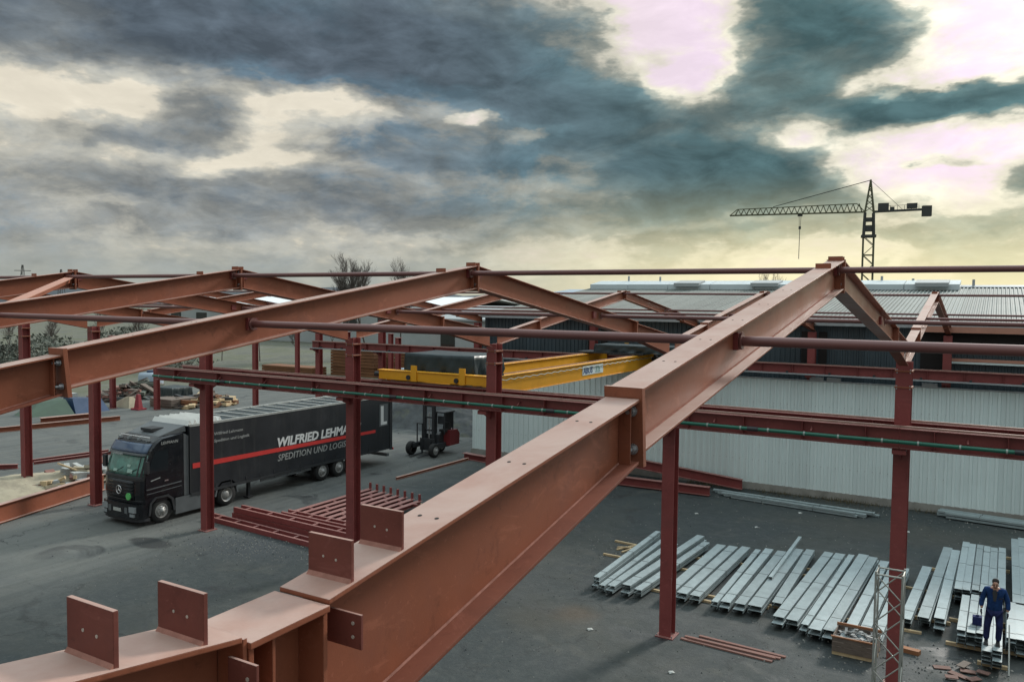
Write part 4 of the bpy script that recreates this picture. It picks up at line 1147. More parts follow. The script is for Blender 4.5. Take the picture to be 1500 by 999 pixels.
# ------------------------------------------------------------------ steel lying on the ground
def ibeam(name, p0, p1, wd, ht, label, cat, mt=CRIMSON, roll=False, group=None, taper=1.0):
    p0, p1 = Vector(p0), Vector(p1); th = thing(name, tuple(p0), label, cat, group)
    d = p1-p0; a = Vector((d.y, -d.x, 0)).normalized(); t = .025
    up = Vector((0, 0, 1))
    if roll: a, up, wd, ht = up, -a, ht, wd
    def pc(nm, a0, a1, u0, u1, f=1.0):
        b_ = MB()
        A0 = [p0+a*a0+up*u0, p0+a*a1+up*u0, p0+a*a1+up*u1, p0+a*a0+up*u1]
        A1 = [p1+a*a0+up*u0*f, p1+a*a1+up*u0*f, p1+a*a1+up*u1*f, p1+a*a0+up*u1*f]
        b_.add(A0+A1, [(0, 1, 2, 3), (7, 6, 5, 4), (0, 4, 5, 1), (1, 5, 6, 2), (2, 6, 7, 3), (3, 7, 4, 0)])
        obj(nm, b_, mt, th)
    if roll:
        # flanges stand upright, web lies flat at mid height
        pc('flange', 0, wd, -ht/2, -ht/2+t); pc('flange', 0, wd, ht/2-t, ht/2); pc('web', wd/2-.01, wd/2+.01, -ht/2+t, ht/2-t)
    else:
        pc('bottom_flange', -wd/2, wd/2, 0, t); pc('top_flange', -wd/2, wd/2, ht-t, ht, taper); pc('web', -.01, .01, t, ht-t, taper)
    return th


ibeam('loose_beam', (-33.9, 12.0, .05), (-37.9, 24.2, .05), .30, .78, 'long red-brown beam lying at the left edge in front of the spilled sand', 'beam', PRIMER)
ibeam('loose_beam', (-60.2, 29.0, 0), (-58.2, 38.6, 0), .25, .35, 'brown beam lying across the yard behind the left columns', 'beam', PRIMER)
ibeam('loose_beam', (-62.0, 34.6, 0), (-61.2, 38.8, 0), .5, .35, 'short beam beside the green tarpaulin', 'beam', PRIMER)
ibeam('loose_beam', (-47.7, 25.6, 0), (-46.9, 30.3, 0), .16, .18, 'thin red bar lying left of the truck cab, rear one', 'beam', CRIMSON)
ibeam('loose_beam', (-47.0, 25.8, 0), (-46.2, 30.3, 0), .16, .16, 'thin red bar lying left of the truck cab, front one', 'beam', CRIMSON)
ibeam('loose_beam', (-48.6, 22.9, 0), (-46.6, 24.7, 0), .2, .25, 'short red bar at the left edge of the yard', 'beam', CRIMSON)
ibeam('loose_beam', (-27.3, 34.0, 0), (-27.1, 40.6, 0), .16, .14, 'thin brown bar lying on the ground in front of the forklift', 'beam', PRIMER)
ibeam('loose_beam', (-20.5, 39.3, .05), (-12.0, 39.6, .05), .35, .42, 'long crimson beam lying flat on the asphalt before the pale wall', 'beam', CRIMSON)
ibeam('loose_beam', (-20.5, 41.6, .85), (-10.9, 41.5, .12), .30, .50, 'crimson tapered beam leaning along the foot of the pale wall', 'beam', CRIMSON)
ibeam('loose_beam', (-27.6, 40.9, 0), (-25.8, 40.6, 0), .4, .35, 'short crimson offcut at the left end of the pale wall', 'beam', CRIMSON)


def ladder(x0, x1, y, wd, z, h, label, n, dy=0.0):
    """a frame of two channels with cross pieces lying along X"""
    th = thing('ladder_frame', (x0, y, z), label, 'steel frame', 'red frames stacked beside the trailer')
    for s in (-1, 1):
        yb = y+s*wd/2
        obj('channel', MB().hexa([(x0, yb-.05, z), (x1, yb-.05+dy, z), (x1, yb+.05+dy, z), (x0, yb+.05, z)], [(x0, yb-.05, z+h), (x1, yb-.05+dy, z+h), (x1, yb+.05+dy, z+h), (x0, yb+.05, z+h)]), CRIMSON, th)
    for i in range(n):
        x = x0+(x1-x0)*(i+.5)/n; yy = y+dy*(i+.5)/n
        obj('cross_piece', MB().box(x-.05, x+.05, yy-wd/2+.051, yy+wd/2-.051, z+.03, z+h-.01), CRIMSON, th)
    return th


ladder(-29.2, -20.6, 23.55, .42, .0, .20, 'lowest red frame lying nearest the camera beside the trailer', 7, -.55)
ladder(-28.4, -20.2, 24.30, .42, .02, .26, 'second red frame lying beside the trailer, under the third', 6, -.45)
ladder(-28.3, -20.0, 24.30, .42, .30, .24, 'upper red frame of the double stack beside the trailer', 6, -.45)
ladder(-26.4, -20.0, 24.95, .40, .03, .24, 'red frame next to the row of pegged bars', 6, -.2)
ladder(-26.1, -20.0, 24.95, .40, .29, .22, 'red frame lying over the one next to the pegged bars', 6, -.2)
for i in range(8):
    x = -26.25+i*.5
    y0, y1 = 25.35+.0*i, 30.75-.09*i
    th = thing('pegged_bar', (x, y0, .3), '%s red steel bar from the trailer, with an upright peg at its far end' % (['nearest' if 0 else 'first'][0] if i == 0 else ORD[i] if i > 0 else ''), 'steel bar', 'red bars with pegs beside the trailer')
    obj('bar', MB().box(x-.13, x+.13, y0, y1, .30, .315).box(x-.007, x+.007, y0, y1, .16, .30).box(x-.10, x+.10, y0, y1, .145, .16), CRIMSON, th)
    obj('peg', MB().box(x-.045, x+.045, y1-.12, y1-.03, .3155, .62), CRIMSON, th)
    for k in range(3):
        yk = y0+(y1-y0)*(.2+.28*k)+(.5 if i % 2 else 0)
        obj('bracket', MB().box(x+.132, x+.30, yk-.05, yk+.05, .2, .305), CRIMSON, th)
for k, y in enumerate((25.8, 28.0, 30.2)):
    tag(obj('timber_bearer', MB().box(-26.5, -22.4, y-.06, y+.06, 0, .143), WOOD, loc=(-24.5, y, 0)), '%s timber bearer under the row of pegged bars' % ORD[k], 'timber', 'bearers under the pegged bars')


# galvanised purlins: stacks of C sections, strapped
CP = [(-.15, -.09), (-.15, .0), (.15, .0), (.15, -.09), (.125, -.09), (.125, -.083), (.144, -.083), (.144, -.006), (-.144, -.006), (-.144, -.083), (-.125, -.083), (-.125, -.09)]
def bundle(xa, ya, xb, yb, wd, ht, label, group, nst=None, straps=(.12, .5, .88), bearers=True, z0=.075):
    """one strip: C sections stacked one on another from (xa, ya) to (xb, yb)"""
    d = Vector((xb-xa, yb-ya, 0)); L = d.length; du = d.normalized(); a = Vector((du.y, -du.x, 0))
    th = thing('purlin_bundle', (xa, ya, 0), label, 'purlins', group)
    nst = nst or max(1, int(ht/.10)); lay = ht/nst
    for k in range(nst):
        s = wd/.30; zz = z0+lay*(k+1)
        e0, e1 = R.uniform(-.16, .14), R.uniform(-.16, .14); sh = R.uniform(-.018, .018)
        poly = [(px*s, max(pz, -lay*.88)) for px, pz in CP]
        bb = MB().prism(poly, Vector((xa, ya, zz))+du*e0+a*sh, (a+du*R.uniform(-.002, .002)).normalized(), (0, 0, 1), du*(L+e1-e0))
        obj('purlin', bb, GALV, th)
    if straps and R.random() < .35: straps = straps[:2]
    for t in straps:
        p = Vector((xa, ya, 0))+du*(L*(t+R.uniform(-.03, .03)))
        c = MB(); h0, h1 = z0+.01, z0+ht+.003
        for o_ in ((a*(wd/2+.002), a*(wd/2+.004)), (-a*(wd/2+.004), -a*(wd/2+.002))):
            q0, q1 = p+o_[0], p+o_[1]
            c.hexa([q0-du*.012+Vector((0, 0, h0)), q1-du*.012+Vector((0, 0, h0)), q1+du*.012+Vector((0, 0, h0)), q0+du*.012+Vector((0, 0, h0))],
                   [q0-du*.012+Vector((0, 0, h1)), q1-du*.012+Vector((0, 0, h1)), q1+du*.012+Vector((0, 0, h1)), q0+du*.012+Vector((0, 0, h1))])
        c.bar(p-a*(wd/2)+Vector((0, 0, h1)), p+a*(wd/2)+Vector((0, 0, h1)), .034, .005)
        obj('strap', c, STRAPM, th)
    return th


MAIN = [(-11.25, 24.55, -11.45, 30.9, .20, .34), (-10.95, 24.5, -11.05, 30.4, .20, .22), (-10.62, 24.42, -10.55, 30.35, .26, .26), (-10.15, 24.49, -9.83, 31.5, .30, .34), (-9.72, 24.6, -9.43, 30.86, .26, .26),
        (-8.85, 24.76, -8.85, 30.96, .34, .26), (-8.42, 24.86, -8.40, 31.0, .34, .26), (-7.98, 24.9, -7.95, 31.06, .32, .26), (-7.30, 24.85, -7.50, 31.2, .20, .24), (-6.98, 24.93, -7.12, 31.2, .30, .26),
        (-6.58, 25.0, -6.68, 31.25, .32, .26), (-6.12, 25.05, -6.22, 31.9, .42, .28), (-5.62, 25.75, -5.80, 32.1, .30, .26), (-5.28, 24.46, -5.10, 32.13, .32, .28), (-4.90, 24.5, -4.72, 32.2, .34, .28),
        (-4.54, 24.35, -4.38, 32.2, .20, .26), (-4.20, 24.2, -3.98, 32.3, .34, .30), (-3.82, 24.2, -3.60, 32.4, .30, .30), (-3.36, 23.95, -3.22, 32.0, .30, .28), (-2.98, 24.2, -2.86, 32.0, .28, .28), (-2.62, 24.6, -2.50, 31.6, .26, .28), (-2.05, 26.4, -1.85, 32.1, .30, .28)]
for i, mbn in enumerate(MAIN):
    lab = '%s galvanised purlin bundle counted from the left of the row on the asphalt' % (['leftmost'] + ['%s' % s for s in ('second', 'third', 'fourth', 'fifth', 'sixth', 'seventh', 'eighth', 'ninth', 'tenth', 'eleventh', 'twelfth', 'thirteenth', 'fourteenth', 'fifteenth', 'sixteenth', 'seventeenth', 'eighteenth', 'nineteenth', 'twentieth', 'twenty-first', 'twenty-second')])[i]
    bundle(*mbn, lab, 'galvanised purlin bundles laid in a row')
# the odd loose section poking out at the far end
bundle(-6.28, 27.6, -6.41, 33.2, .12, .10, 'single loose purlin poking out behind the twelfth bundle', 'galvanised purlin bundles laid in a row', 1, straps=(), z0=.36)
RIGHT = [(-1.56, 26.7, -1.30, 34.7, .30, .36, 'left one of the pair of long bundles left of the worker'), (-1.16, 26.6, -1.02, 34.7, .28, .36, 'right one of the pair of long bundles left of the worker')]
for i in range(6):
    x = -.78+i*.235
    RIGHT.append((x, 29.55, x+.05, 35.3-.1*(i % 2), .225, .50, '%s purlin stack from the left in the wide pack behind the worker' % ['first', 'second', 'third', 'fourth', 'fifth', 'sixth'][i]))
for i in range(3):
    x = .82+i*.24
    RIGHT.append((x, 29.2, x+.06, 37.4, .225, .42, '%s long purlin stack in the pack at the right edge' % ['first', 'second', 'third'][i]))
for i in range(3):
    x = -.56+i*.22
    RIGHT.append((x, 25.75, x+.03, 29.1, .21, .46, '%s short purlin stack in the pack at the worker\'s right hand' % ['first', 'second', 'third'][i]))
for i in range(2):
    x = .06+i*.23
    RIGHT.append((x, 24.55, x+.04, 28.6, .22, .50, '%s purlin stack under the worker\'s feet' % ['left', 'right'][i]))
for i in range(5):
    x = .62+i*.235
    RIGHT.append((x, 25.85, x+.04, 28.9, .225, .50, '%s purlin stack in the pack at the worker\'s left hand' % ['first', 'second', 'third', 'fourth', 'fifth'][i]))
for r_ in RIGHT:
    bundle(*r_[:6], r_[6][:1].upper()*0 + r_[6].replace('purlin', 'galvanised purlin'), 'galvanised purlin stacks around the worker', z0=.10)
# purlins along the pale wall
for i in range(4):
    bundle(-12.0+.3*i, 40.55-i*.24, -4.4-.25*i, 39.95-i*.24, .20, .16+.06*(i % 2), '%s long galvanised section lying along the foot of the pale wall' % ['rearmost', 'second', 'third', 'front'][i], 'galvanised sections along the wall', 2, straps=(.3, .7), z0=.02)
for i in range(3):
    bundle(-2.0+.1*i, 42.0-i*.3, 6.0, 41.2-i*.3, .24, .26, '%s galvanised section lying by the wall at the right edge' % ['rear', 'middle', 'front'][i], 'galvanised sections by the wall at the right edge', 2, straps=(.2,), z0=.02)
# bearers
k = 0
for (xa, ya, xb, yb) in [(-12.6, 28.2, -8.9, 28.1), (-12.9, 30.0, -9.0, 29.6), (-11.5, 25.6, -7.6, 25.5), (-9.3, 29.9, -5.4, 29.8), (-9.2, 26.0, -5.9, 26.0), (-6.3, 30.6, -1.6, 30.4), (-6.2, 26.2, -1.6, 26.4), (-5.4, 28.4, -1.5, 28.4)]:
    tag(obj('timber_bearer', MB().bar((xa, ya, .036), (xb, yb, .036), .09, .07), WOOD, loc=(xa, ya, 0)),
        '%s pale timber bearer under the purlin row, counted from the left' % ['first', 'second', 'third', 'fourth', 'fifth', 'sixth', 'seventh', 'eighth'][k], 'timber', 'timber bearers under the purlins'); k += 1
k = 0
for (xa, ya, xb, yb) in [(-1.9, 27.6, -.9, 27.6), (-1.9, 33.0, -.8, 33.0), (-1.05, 30.2, .75, 30.2), (-1.0, 34.2, .7, 34.2), (.55, 30.0, 1.7, 30.0), (.6, 36.0, 1.7, 36.0), (-.95, 26.0, .0, 26.0), (-.95, 28.0, .0, 28.0), (-.15, 25.0, .55, 25.0), (-.15, 27.8, .55, 27.8), (.45, 26.2, 1.8, 26.2), (.45, 28.4, 1.8, 28.4)]:
    tag(obj('timber_bearer', MB().bar((xa, ya, .05), (xb, yb, .05), .09, .095), WOOD, loc=(xa, ya, 0)),
        '%s timber bearer under the purlin packs around the worker' % ['first', 'second', 'third', 'fourth', 'fifth', 'sixth', 'seventh', 'eighth', 'ninth', 'tenth', 'eleventh', 'twelfth'][k], 'timber', 'timber bearers around the worker'); k += 1
# loose offcuts of timber left of the purlin row
for k, (p0, p1) in enumerate([((-12.4, 29.0, .03), (-11.9, 29.9, .05)), ((-12.2, 29.4, .06), (-11.6, 29.2, .09)), ((-12.5, 29.3, .03), (-12.0, 29.25, .11)), ((-12.1, 28.8, .03), (-11.7, 29.7, .12))]):
    tag(obj('timber_offcut', MB().bar(p0, p1, .08, .045), WOOD, loc=p0), '%s pale offcut in the small timber heap left of the purlins' % ['first', 'second', 'third', 'fourth'][k], 'timber', 'offcuts left of the purlins')
# red planks near the front column
for k, (p0, p1) in enumerate([((-7.5, 22.3, .02), (-4.9, 22.15, .02)), ((-7.45, 22.5, .02), (-4.75, 22.45, .02)), ((-7.1, 22.75, .02), (-4.65, 22.62, .02)), ((-7.3, 22.4, .065), (-4.85, 22.3, .065))]):
    tag(obj('red_bar', MB().bar(p0, p1, .10, .045), WOODR, loc=p0), '%s reddish bar lying beside the front column foot' % ['first', 'second', 'third', 'topmost'][k], 'bar', 'reddish bars beside the column foot')
for k, (x, y, a, l) in enumerate([(-.95, 24.2, .3, .42), (-.55, 23.9, -.5, .5), (-.35, 24.25, .1, .36), (-.2, 23.8, .8, .34), (-.7, 23.6, .2, .3), (.0, 24.3, -.3, .3), (-.45, 24.55, 1.2, .45)]):
    dx_, dy_ = math.cos(a)*l/2, math.sin(a)*l/2
    tag(obj('board_offcut', MB().bar((x-dx_, y-dy_, .02+.012*k), (x+dx_, y+dy_, .025+.012*k), .2, .022), BRICKM if k != 6 else CRATE, loc=(x, y, 0)), ['largest reddish board offcut at the centre of the scatter', 'reddish offcut lying crosswise at the front of the scatter', 'reddish offcut near the right of the scatter', 'short reddish offcut at the front right of the scatter', 'reddish offcut at the front left of the scatter', 'rightmost reddish offcut in the scatter near the worker', 'grey-brown board at the back of the scatter'][k], 'board', 'board offcuts in front of the worker')
# long light pole leaning on the worker's pack
tag(obj('measuring_staff', MB().bar((.58, 24.62, .0), (.56, 25.5, 1.05), .035, .03), ALU, loc=(.58, 24.62, 0)), 'thin pale staff leaning on the stack beside the worker', 'staff')
tag(obj('tool_box', MB().box(-.32, -.08, 26.4, 26.6, .565, .80).box(-.24, -.16, 26.48, 26.52, .80, .84), NAVYC, loc=(-.2, 26.5, .56)), 'small dark blue box standing on the purlins beside the worker', 'box')

# scrap crate beside the mast
th = thing('scrap_crate', (-3.05, 24.3, 0), 'weathered crate full of pale scrap beside the lattice mast', 'crate')
x0, x1, y0, y1 = -3.62, -2.50, 23.55, 24.55
for y in (y0+.08, (y0+y1)/2, y1-.08):
    obj('skid', MB().box(x0, x1, y-.05, y+.05, 0, .10), WOOD, th)
obj('base', MB().box(x0, x1, y0, y1, .101, .13), CRATE, th)
for k in range(3):
    z0 = .132+k*.125
    for (a, b_, c_, d_) in ((x0, x1, y0, y0+.025), (x0, x1, y1-.025, y1), (x0, x0+.025, y0+.026, y1-.026), (x1-.025, x1, y0+.026, y1-.026)):
        obj('board', MB().box(a, b_, c_, d_, z0, z0+.115), CRATE, th)
obj('rim_board', MB().box(x0-.03, x1+.03, y1+.001, y1+.05, .46, .56), ORANGE, th)
obj('rim_board', MB().box(x0-.03, x1+.03, y0-.02, y0+.03, .50, .535), ORANGE, th)
sp = MB(); rr = random.Random(5)
for i in range(46):
    p = Vector((rr.uniform(x0+.12, x1-.12), rr.uniform(y0+.12, y1-.12), rr.uniform(.40, .53)))
    d = Vector((rr.uniform(-1, 1), rr.uniform(-1, 1), rr.uniform(-.4, .4))).normalized()*rr.uniform(.05, .16)
    sp.bar(p-d, p+d, rr.uniform(.03, .12), .02)
o = obj('scrap', sp, SCRAPD, th); o['kind'] = 'stuff'
tag(obj('orange_block', MB().pz([(-2.05, 24.75), (-1.55, 24.68), (-1.50, 24.86), (-2.0, 24.95)], 0, .12), ORANGE, loc=(-1.8, 24.8, 0)), 'small orange-brown timber block on the asphalt right of the mast', 'block')

# aluminium lattice mast in front of the first column
th = thing('lattice_mast', (-1.93, 20.55, 0), 'aluminium lattice mast standing in front of the first column', 'mast')
MX, MY, MW, MH = -1.93, 20.55, .56, 3.45
cs = [(MX-MW/2, MY-MW/2), (MX+MW/2, MY-MW/2), (MX+MW/2, MY+MW/2), (MX-MW/2, MY+MW/2)]
for x, y in cs:
    obj('upright', MB().tube((x, y, 0), (x, y, MH+.06), .023, n=10), ALU, th)
for i in range(4):
    (xa, ya), (xb, yb) = cs[i], cs[(i+1) % 4]
    for z in (.06, MH):
        obj('ring_rail', MB().tube((xa, ya, z), (xb, yb, z), .022, n=8), ALU, th)
    n = 6
    for j in range(n):
        za, zb = .06+(MH-.06)*j/n, .06+(MH-.06)*(j+1)/n
        p, q_ = ((xa, ya, za), (xb, yb, zb)) if (j+i) % 2 == 0 else ((xb, yb, za), (xa, ya, zb))
        obj('diagonal', MB().tube(p, q_, .016, n=8), ALU, th)
obj('foot_plate', MB().box(MX-.36, MX+.36, MY-.36, MY+.36, .0, .03), ALU, th)

# ------------------------------------------------------------------ loose grit on the asphalt, weeds at the wall
rr = random.Random(77); b = MB(); b2 = MB()
def pebble(bb, x, y, s_):
    p = [(x+s_*rr.uniform(.6, 1.2)*math.cos(a+.3), y+s_*rr.uniform(.6, 1.2)*math.sin(a), .001) for a in (0, 2.1, 4.2)]
    bb.add(p+[(x, y, s_*rr.uniform(.5, 1.0))], [(0, 1, 3), (1, 2, 3), (2, 0, 3)])
for i in range(2600):
    x = rr.uniform(-30, 4); y = rr.uniform(15, 41)
    pebble(b if rr.random() < .55 else b2, x, y, rr.uniform(.012, .038))
for (cx, cy, sx_, sy_, n_) in ((-24.8, 21.8, 1.8, 1.0, 700), (-3.2, 24.0, 1.4, 1.2, 200), (-12.3, 29, .9, 1.2, 160), (-36, 15.5, 2, 3, 260), (-1, 24, 1, .8, 220), (-8, 40.6, 6, .5, 380)):
    for i in range(n_): pebble(b if rr.random() < .6 else b2, rr.gauss(cx, sx_), rr.gauss(cy, sy_), rr.uniform(.012, .05))
tag(obj('gravel', b, CONC), kind='stuff'); tag(obj('gravel', b2, SOIL), kind='stuff')
b = MB()
for i in range(2600):
    x = rr.uniform(-14, 5); t = .5+.5*math.sin(x*1.3)*math.sin(x*.47+1)
    if rr.random() > .25+.75*t: continue
    y = 42.28-abs(rr.gauss(0, .32)); h_ = rr.uniform(.05, .22)*(.6+t*.8); a = rr.uniform(0, 2*PI)
    dx_, dy_ = math.cos(a)*.012, math.sin(a)*.012; lx, ly = rr.uniform(-.1, .1), rr.uniform(-.12, .06)
    b.add([(x-dx_, y-dy_, 0), (x+dx_, y+dy_, 0), (x+lx, y+ly, h_)], [(0, 1, 2)])
tag(obj('weeds', b, WEEDM), kind='stuff')

# ------------------------------------------------------------------ scraps, sand, rubble
sc_pts = [(-13.9, 16.9), (-13.0, 18.2), (-13.4, 17.3), (-7.9, 20.6), (-20.6, 12.0), (-20.0, 12.6), (-12.4, 22.6), (-1.4, 36.4), (-9.3, 39.0), (-9.2, 22.1)]
sc_pts = [(-8.45, 16.7), (-8.0, 17.6), (-7.5, 17.6), (-7.0, 20.1), (-21.2, 12.6), (-20.9, 12.9), (-10.0, 21.5), (-3.0, 38.0), (-7.5, 38.7), (-11.5, 36.0), (-8.6, 35.2)]
for k, (x, y) in enumerate(sc_pts):
    a = R.uniform(0, 3); s = R.uniform(.07, .16)
    b = MB(); pts = [(x+s*math.cos(a+t)*f, y+s*math.sin(a+t)*f, .012+.03*(i % 2)) for i, (t, f) in enumerate(((0, 1), (1.1, .7), (2.2, 1.1), (3.4, .8), (4.4, 1), (5.4, .7)))]
    b.add(pts+[(px, py, .004) for px, py, _ in pts], [tuple(range(6)), tuple(range(6, 12))[::-1]]+[(i, i+6, (i+1) % 6+6, (i+1) % 6) for i in range(6)])
    tag(obj('paper_scrap', b, SCRAP, loc=(x, y, 0)), 'small pale scrap on the asphalt, ' + ['lowest of the trio below the big rafter', 'middle one of the trio below the big rafter', 'right one of the trio below the big rafter', 'at the bottom edge left of the column', 'near the bottom left corner', 'beside the one near the bottom left corner', 'by the rust stain', 'near the wall right of the long sections', 'in front of the long sections by the wall', 'in front of the crimson beams', 'halfway between crimson beams and purlins'][k], 'scrap', 'pale scraps on the asphalt')


def heap(name, cx, cy, rx, ry, h, mt, seed, label, kind='stuff', cat=None, n=26, rot=0):
    rr = random.Random(seed); b = MB(); vs = []; ph = [rr.uniform(0, 6) for _ in range(6)]
    for j in range(n+1):
        for i in range(n+1):
            u, v = 2*i/n-1, 2*j/n-1
            r = math.hypot(u, v); a = math.atan2(v, u)
            edge = 1+.14*math.sin(2*a+ph[0])+.10*math.sin(3*a+ph[1])+.05*math.sin(7*a+ph[2])
            z = max(0, 1-(r/edge)**2)**1.3*h*(1+.22*math.sin(u*5+ph[3])*math.cos(v*4+ph[4]))+rr.uniform(-.03, .05)*h-.03*h
            x_, y_ = u*rx, v*ry
            vs.append((cx+x_*math.cos(rot)-y_*math.sin(rot), cy+x_*math.sin(rot)+y_*math.cos(rot), z))
    b.add(vs, [(j*(n+1)+i, j*(n+1)+i+1, (j+1)*(n+1)+i+1, (j+1)*(n+1)+i) for j in range(n) for i in range(n)], True)
    o = obj(name, b, mt, loc=(cx, cy, 0)); tag(o, label, cat, None, kind); return o


heap('earth_mound', -37.8, 51.8, 9.0, 6.0, 2.5, SOIL, 3, n=60, label= 'dark earth mound behind the forklift')
heap('sand_spread', -41.6, 22.4, 2.4, 5.0, .65, SAND, 5, n=48, label= 'pale sand spilled behind the fallen beam at the left edge')
heap('earth_spread', -45.5, 20.0, 3.0, 3.0, .35, SOIL, 9, 'dark earth left of the spilled sand')
heap('sand_spread', -37.0, 16.5, 1.6, 5.5, .14, SAND, 15, 'pale sand on the near side of the fallen beam', rot=.3)
# boards and rubbish on the sand
for k, (x, y, a, l, mt_) in enumerate([(-41.2, 24.2, .2, 1.4, WOOD), (-40.9, 24.9, .5, 1.5, WOODR), (-40.7, 25.4, 1.1, .9, ORANGE), (-40.3, 25.6, .4, .8, SCRAP), (-40.0, 26.2, 1.8, .9, WOOD), (-39.9, 25.5, .1, .7, SCRAP), (-40.9, 24.0, .9, .8, GREYH), (-39.3, 26.9, .6, .9, WOODR), (-39.0, 27.6, 1.6, .7, SCRAP)]):
    dx_, dy_ = math.cos(a)*l/2, math.sin(a)*l/2
    tag(obj('board_offcut', MB().bar((x-dx_, y-dy_, .45+.05*(k % 3)), (x+dx_, y+dy_, .52+.05*(k % 3)), .34, .10), mt_, loc=(x, y, 0)), ['pale plank lying lowest on the sand heap', 'reddish plank above the pale one on the sand heap', 'orange-brown board on the sand heap', 'small white packing piece among the boards on the sand', 'pale board end near the cab on the sand heap', 'white packing scrap beside the orange-brown board', 'grey sheet piece on the sand heap', 'reddish board close to the left column of the cab', 'white packing strip standing nearest the truck cab'][k], 'board', 'scraps heaped on the sand')

# ------------------------------------------------------------------ building material at the far left
def block(name, x0, x1, y0, y1, z0, z1, mt_, label, cat, group=None, slats=0, smt=None):
    th = thing(name, ((x0+x1)/2, (y0+y1)/2, z0), label, cat, group)
    if slats:
        h = (z1-z0)/slats
        for k in range(slats):
            j = R.uniform(-.06, .06)
            obj('layer', MB().box(x0+j, x1+j, y0-j, y1-j, z0+k*h, z0+k*h+h*.86), mt_ if k % 3 or not smt else smt, th)
    else:
        obj('body', MB().box(x0, x1, y0, y1, z0, z1), mt_, th)
    return th


block('sheet_stack', -71.5, -64.5, 76.0, 80.0, 0, 3.4, RUST, 'tall rust-brown stack of sheets between the red columns', 'stack', slats=9)
block('sheet_stack', -63.5, -57.5, 78.5, 82.5, 0, 3.6, RUST, 'rust-brown stack of sheets right of the tallest one', 'stack', slats=9)
block('sheet_stack', -81, -72.2, 73.5, 76, 0, 1.0, RUST, 'low rust-brown stack on the far grass', 'stack', slats=3)
block('sheet_stack', -56.5, -49.5, 70.5, 74, 0, 2.0, BLUEH, 'blue-grey sheet stack left of the dark tarpaulin load', 'stack', slats=4)
# tarpaulin-covered boat-like stack
th = thing('covered_stack', (-65.5, 38.5, 0), 'stack under green and blue tarpaulins at the far left', 'stack')
obj('green_tarpaulin', MB().hexa([(-67.6, 35.6, 0), (-65.2, 35.2, 0), (-64.2, 38.6, 0), (-67.0, 39.0, 0)], [(-67.0, 36.9, 1.0), (-65.9, 36.7, 1.0), (-65.3, 38.5, 1.15), (-66.6, 38.6, 1.15)]), GREENP, th)
obj('blue_tarpaulin', MB().hexa([(-66.9, 38.9, 0), (-64.2, 38.7, 0), (-63.8, 41.4, 0), (-66.4, 41.7, 0)], [(-66.4, 39.0, 1.2), (-65.0, 38.9, 1.2), (-64.7, 41.2, 1.0), (-65.9, 41.4, 1.0)]), BLUEP, th)
obj('pale_cover', MB().hexa([(-68.2, 38.2, .1), (-66.8, 38.9, .1), (-66.4, 40.6, .1), (-67.9, 40.6, .1)], [(-67.8, 38.5, 1.35), (-66.9, 38.9, 1.35), (-66.6, 40.3, 1.4), (-67.5, 40.3, 1.4)]), SCRAP, th)
# rubble pile things
def clutter(cx, cy, rx, ry, h, mts, seed, label, n=70):
    """a heap of building rubbish: boards, sheets and lumps thrown together"""
    rr = random.Random(seed); root = thing('debris_pile', (cx, cy, 0), label, 'debris')
    for mi, mt_ in enumerate(mts):
        b = MB()
        for i in range(n//len(mts)):
            a = rr.uniform(0, 2*PI); t = rr.random()**.6
            c = Vector((cx+rx*t*math.cos(a), cy+ry*t*math.sin(a), max(.08, h*(1-t*t)*rr.uniform(.5, 1))))
            d = Vector((rr.uniform(-1, 1), rr.uniform(-1, 1), rr.uniform(-.25, .25))).normalized()*rr.uniform(.25, .9)
            b.bar(c-d, c+d, rr.uniform(.15, .6), rr.uniform(.05, .3))
        o = obj('rubbish', b, mt_, root); o['kind'] = 'stuff'


clutter(-69.8, 46.4, 2.6, 2.2, 1.3, (CRATE, SOIL, WOODR), 21, 'brown heap of building rubbish behind the left columns')
clutter(-70.5, 49.4, 2.6, 2.2, 1.7, (SHRUBM, CRATE, SOIL), 22, 'mossy heap of rubbish in front of the blue tank')
clutter(-40.7, 24.7, 1.5, 2.3, .75, (WOOD, SCRAP, WOODR, SAND, GREYH), 24, 'pale heap of boards and sheeting on the sand beside the truck cab', 80)
clutter(-61.0, 48.5, 3.0, 3.4, 1.0, (CRATE, RUST, WOOD, PLASTIC), 23, 'low dark clutter of boards behind the black truck', 90)
th = thing('blue_drum', (-74.5, 52.9, 0), 'pale blue tank standing behind the debris heap', 'tank')
obj('drum_body', MB().ring((-74.5, 52.9, 0), (0, 0, 1), [(.001, 0), (1.15, 0), (1.2, .1), (1.2, 1.5), (1.1, 1.75), (.001, 1.85)], n=24), BLUEH, th)
obj('drum_lid', MB().tube((-74.5, 52.9, 1.84), (-74.5, 52.9, 2.0), .4, n=16), BLUEP, th)
th = thing('traffic_marker', (-62.4, 43.1, 0), 'red plastic marker post in front of the debris heap', 'marker')
obj('base', MB().box(-62.9, -61.9, 42.7, 43.5, 0, .14), REDP, th)
obj('post', MB().hexa([(-62.75, 42.9, .141), (-62.1, 42.9, .141), (-62.1, 43.3, .141), (-62.75, 43.3, .141)], [(-62.55, 42.98, 1.3), (-62.25, 42.98, 1.3), (-62.25, 43.2, 1.3), (-62.55, 43.2, 1.3)]), REDP, th)
th = thing('sand_bag_heap', (-65.0, 43.6, 0), 'pale heap left of the red marker post', 'heap')
obj('body', MB().hexa([(-66.6, 42.9, 0), (-63.6, 43.0, 0), (-63.6, 44.2, 0), (-66.4, 44.3, 0)], [(-64.6, 43.4, .9), (-64.1, 43.4, .95), (-64.1, 43.8, .9), (-64.6, 43.8, .9)]), SAND, th)
th = thing('wrapped_pallet', (-63.9, 47.6, 0), 'grey wrapped pallet right of the red marker post', 'pallet')
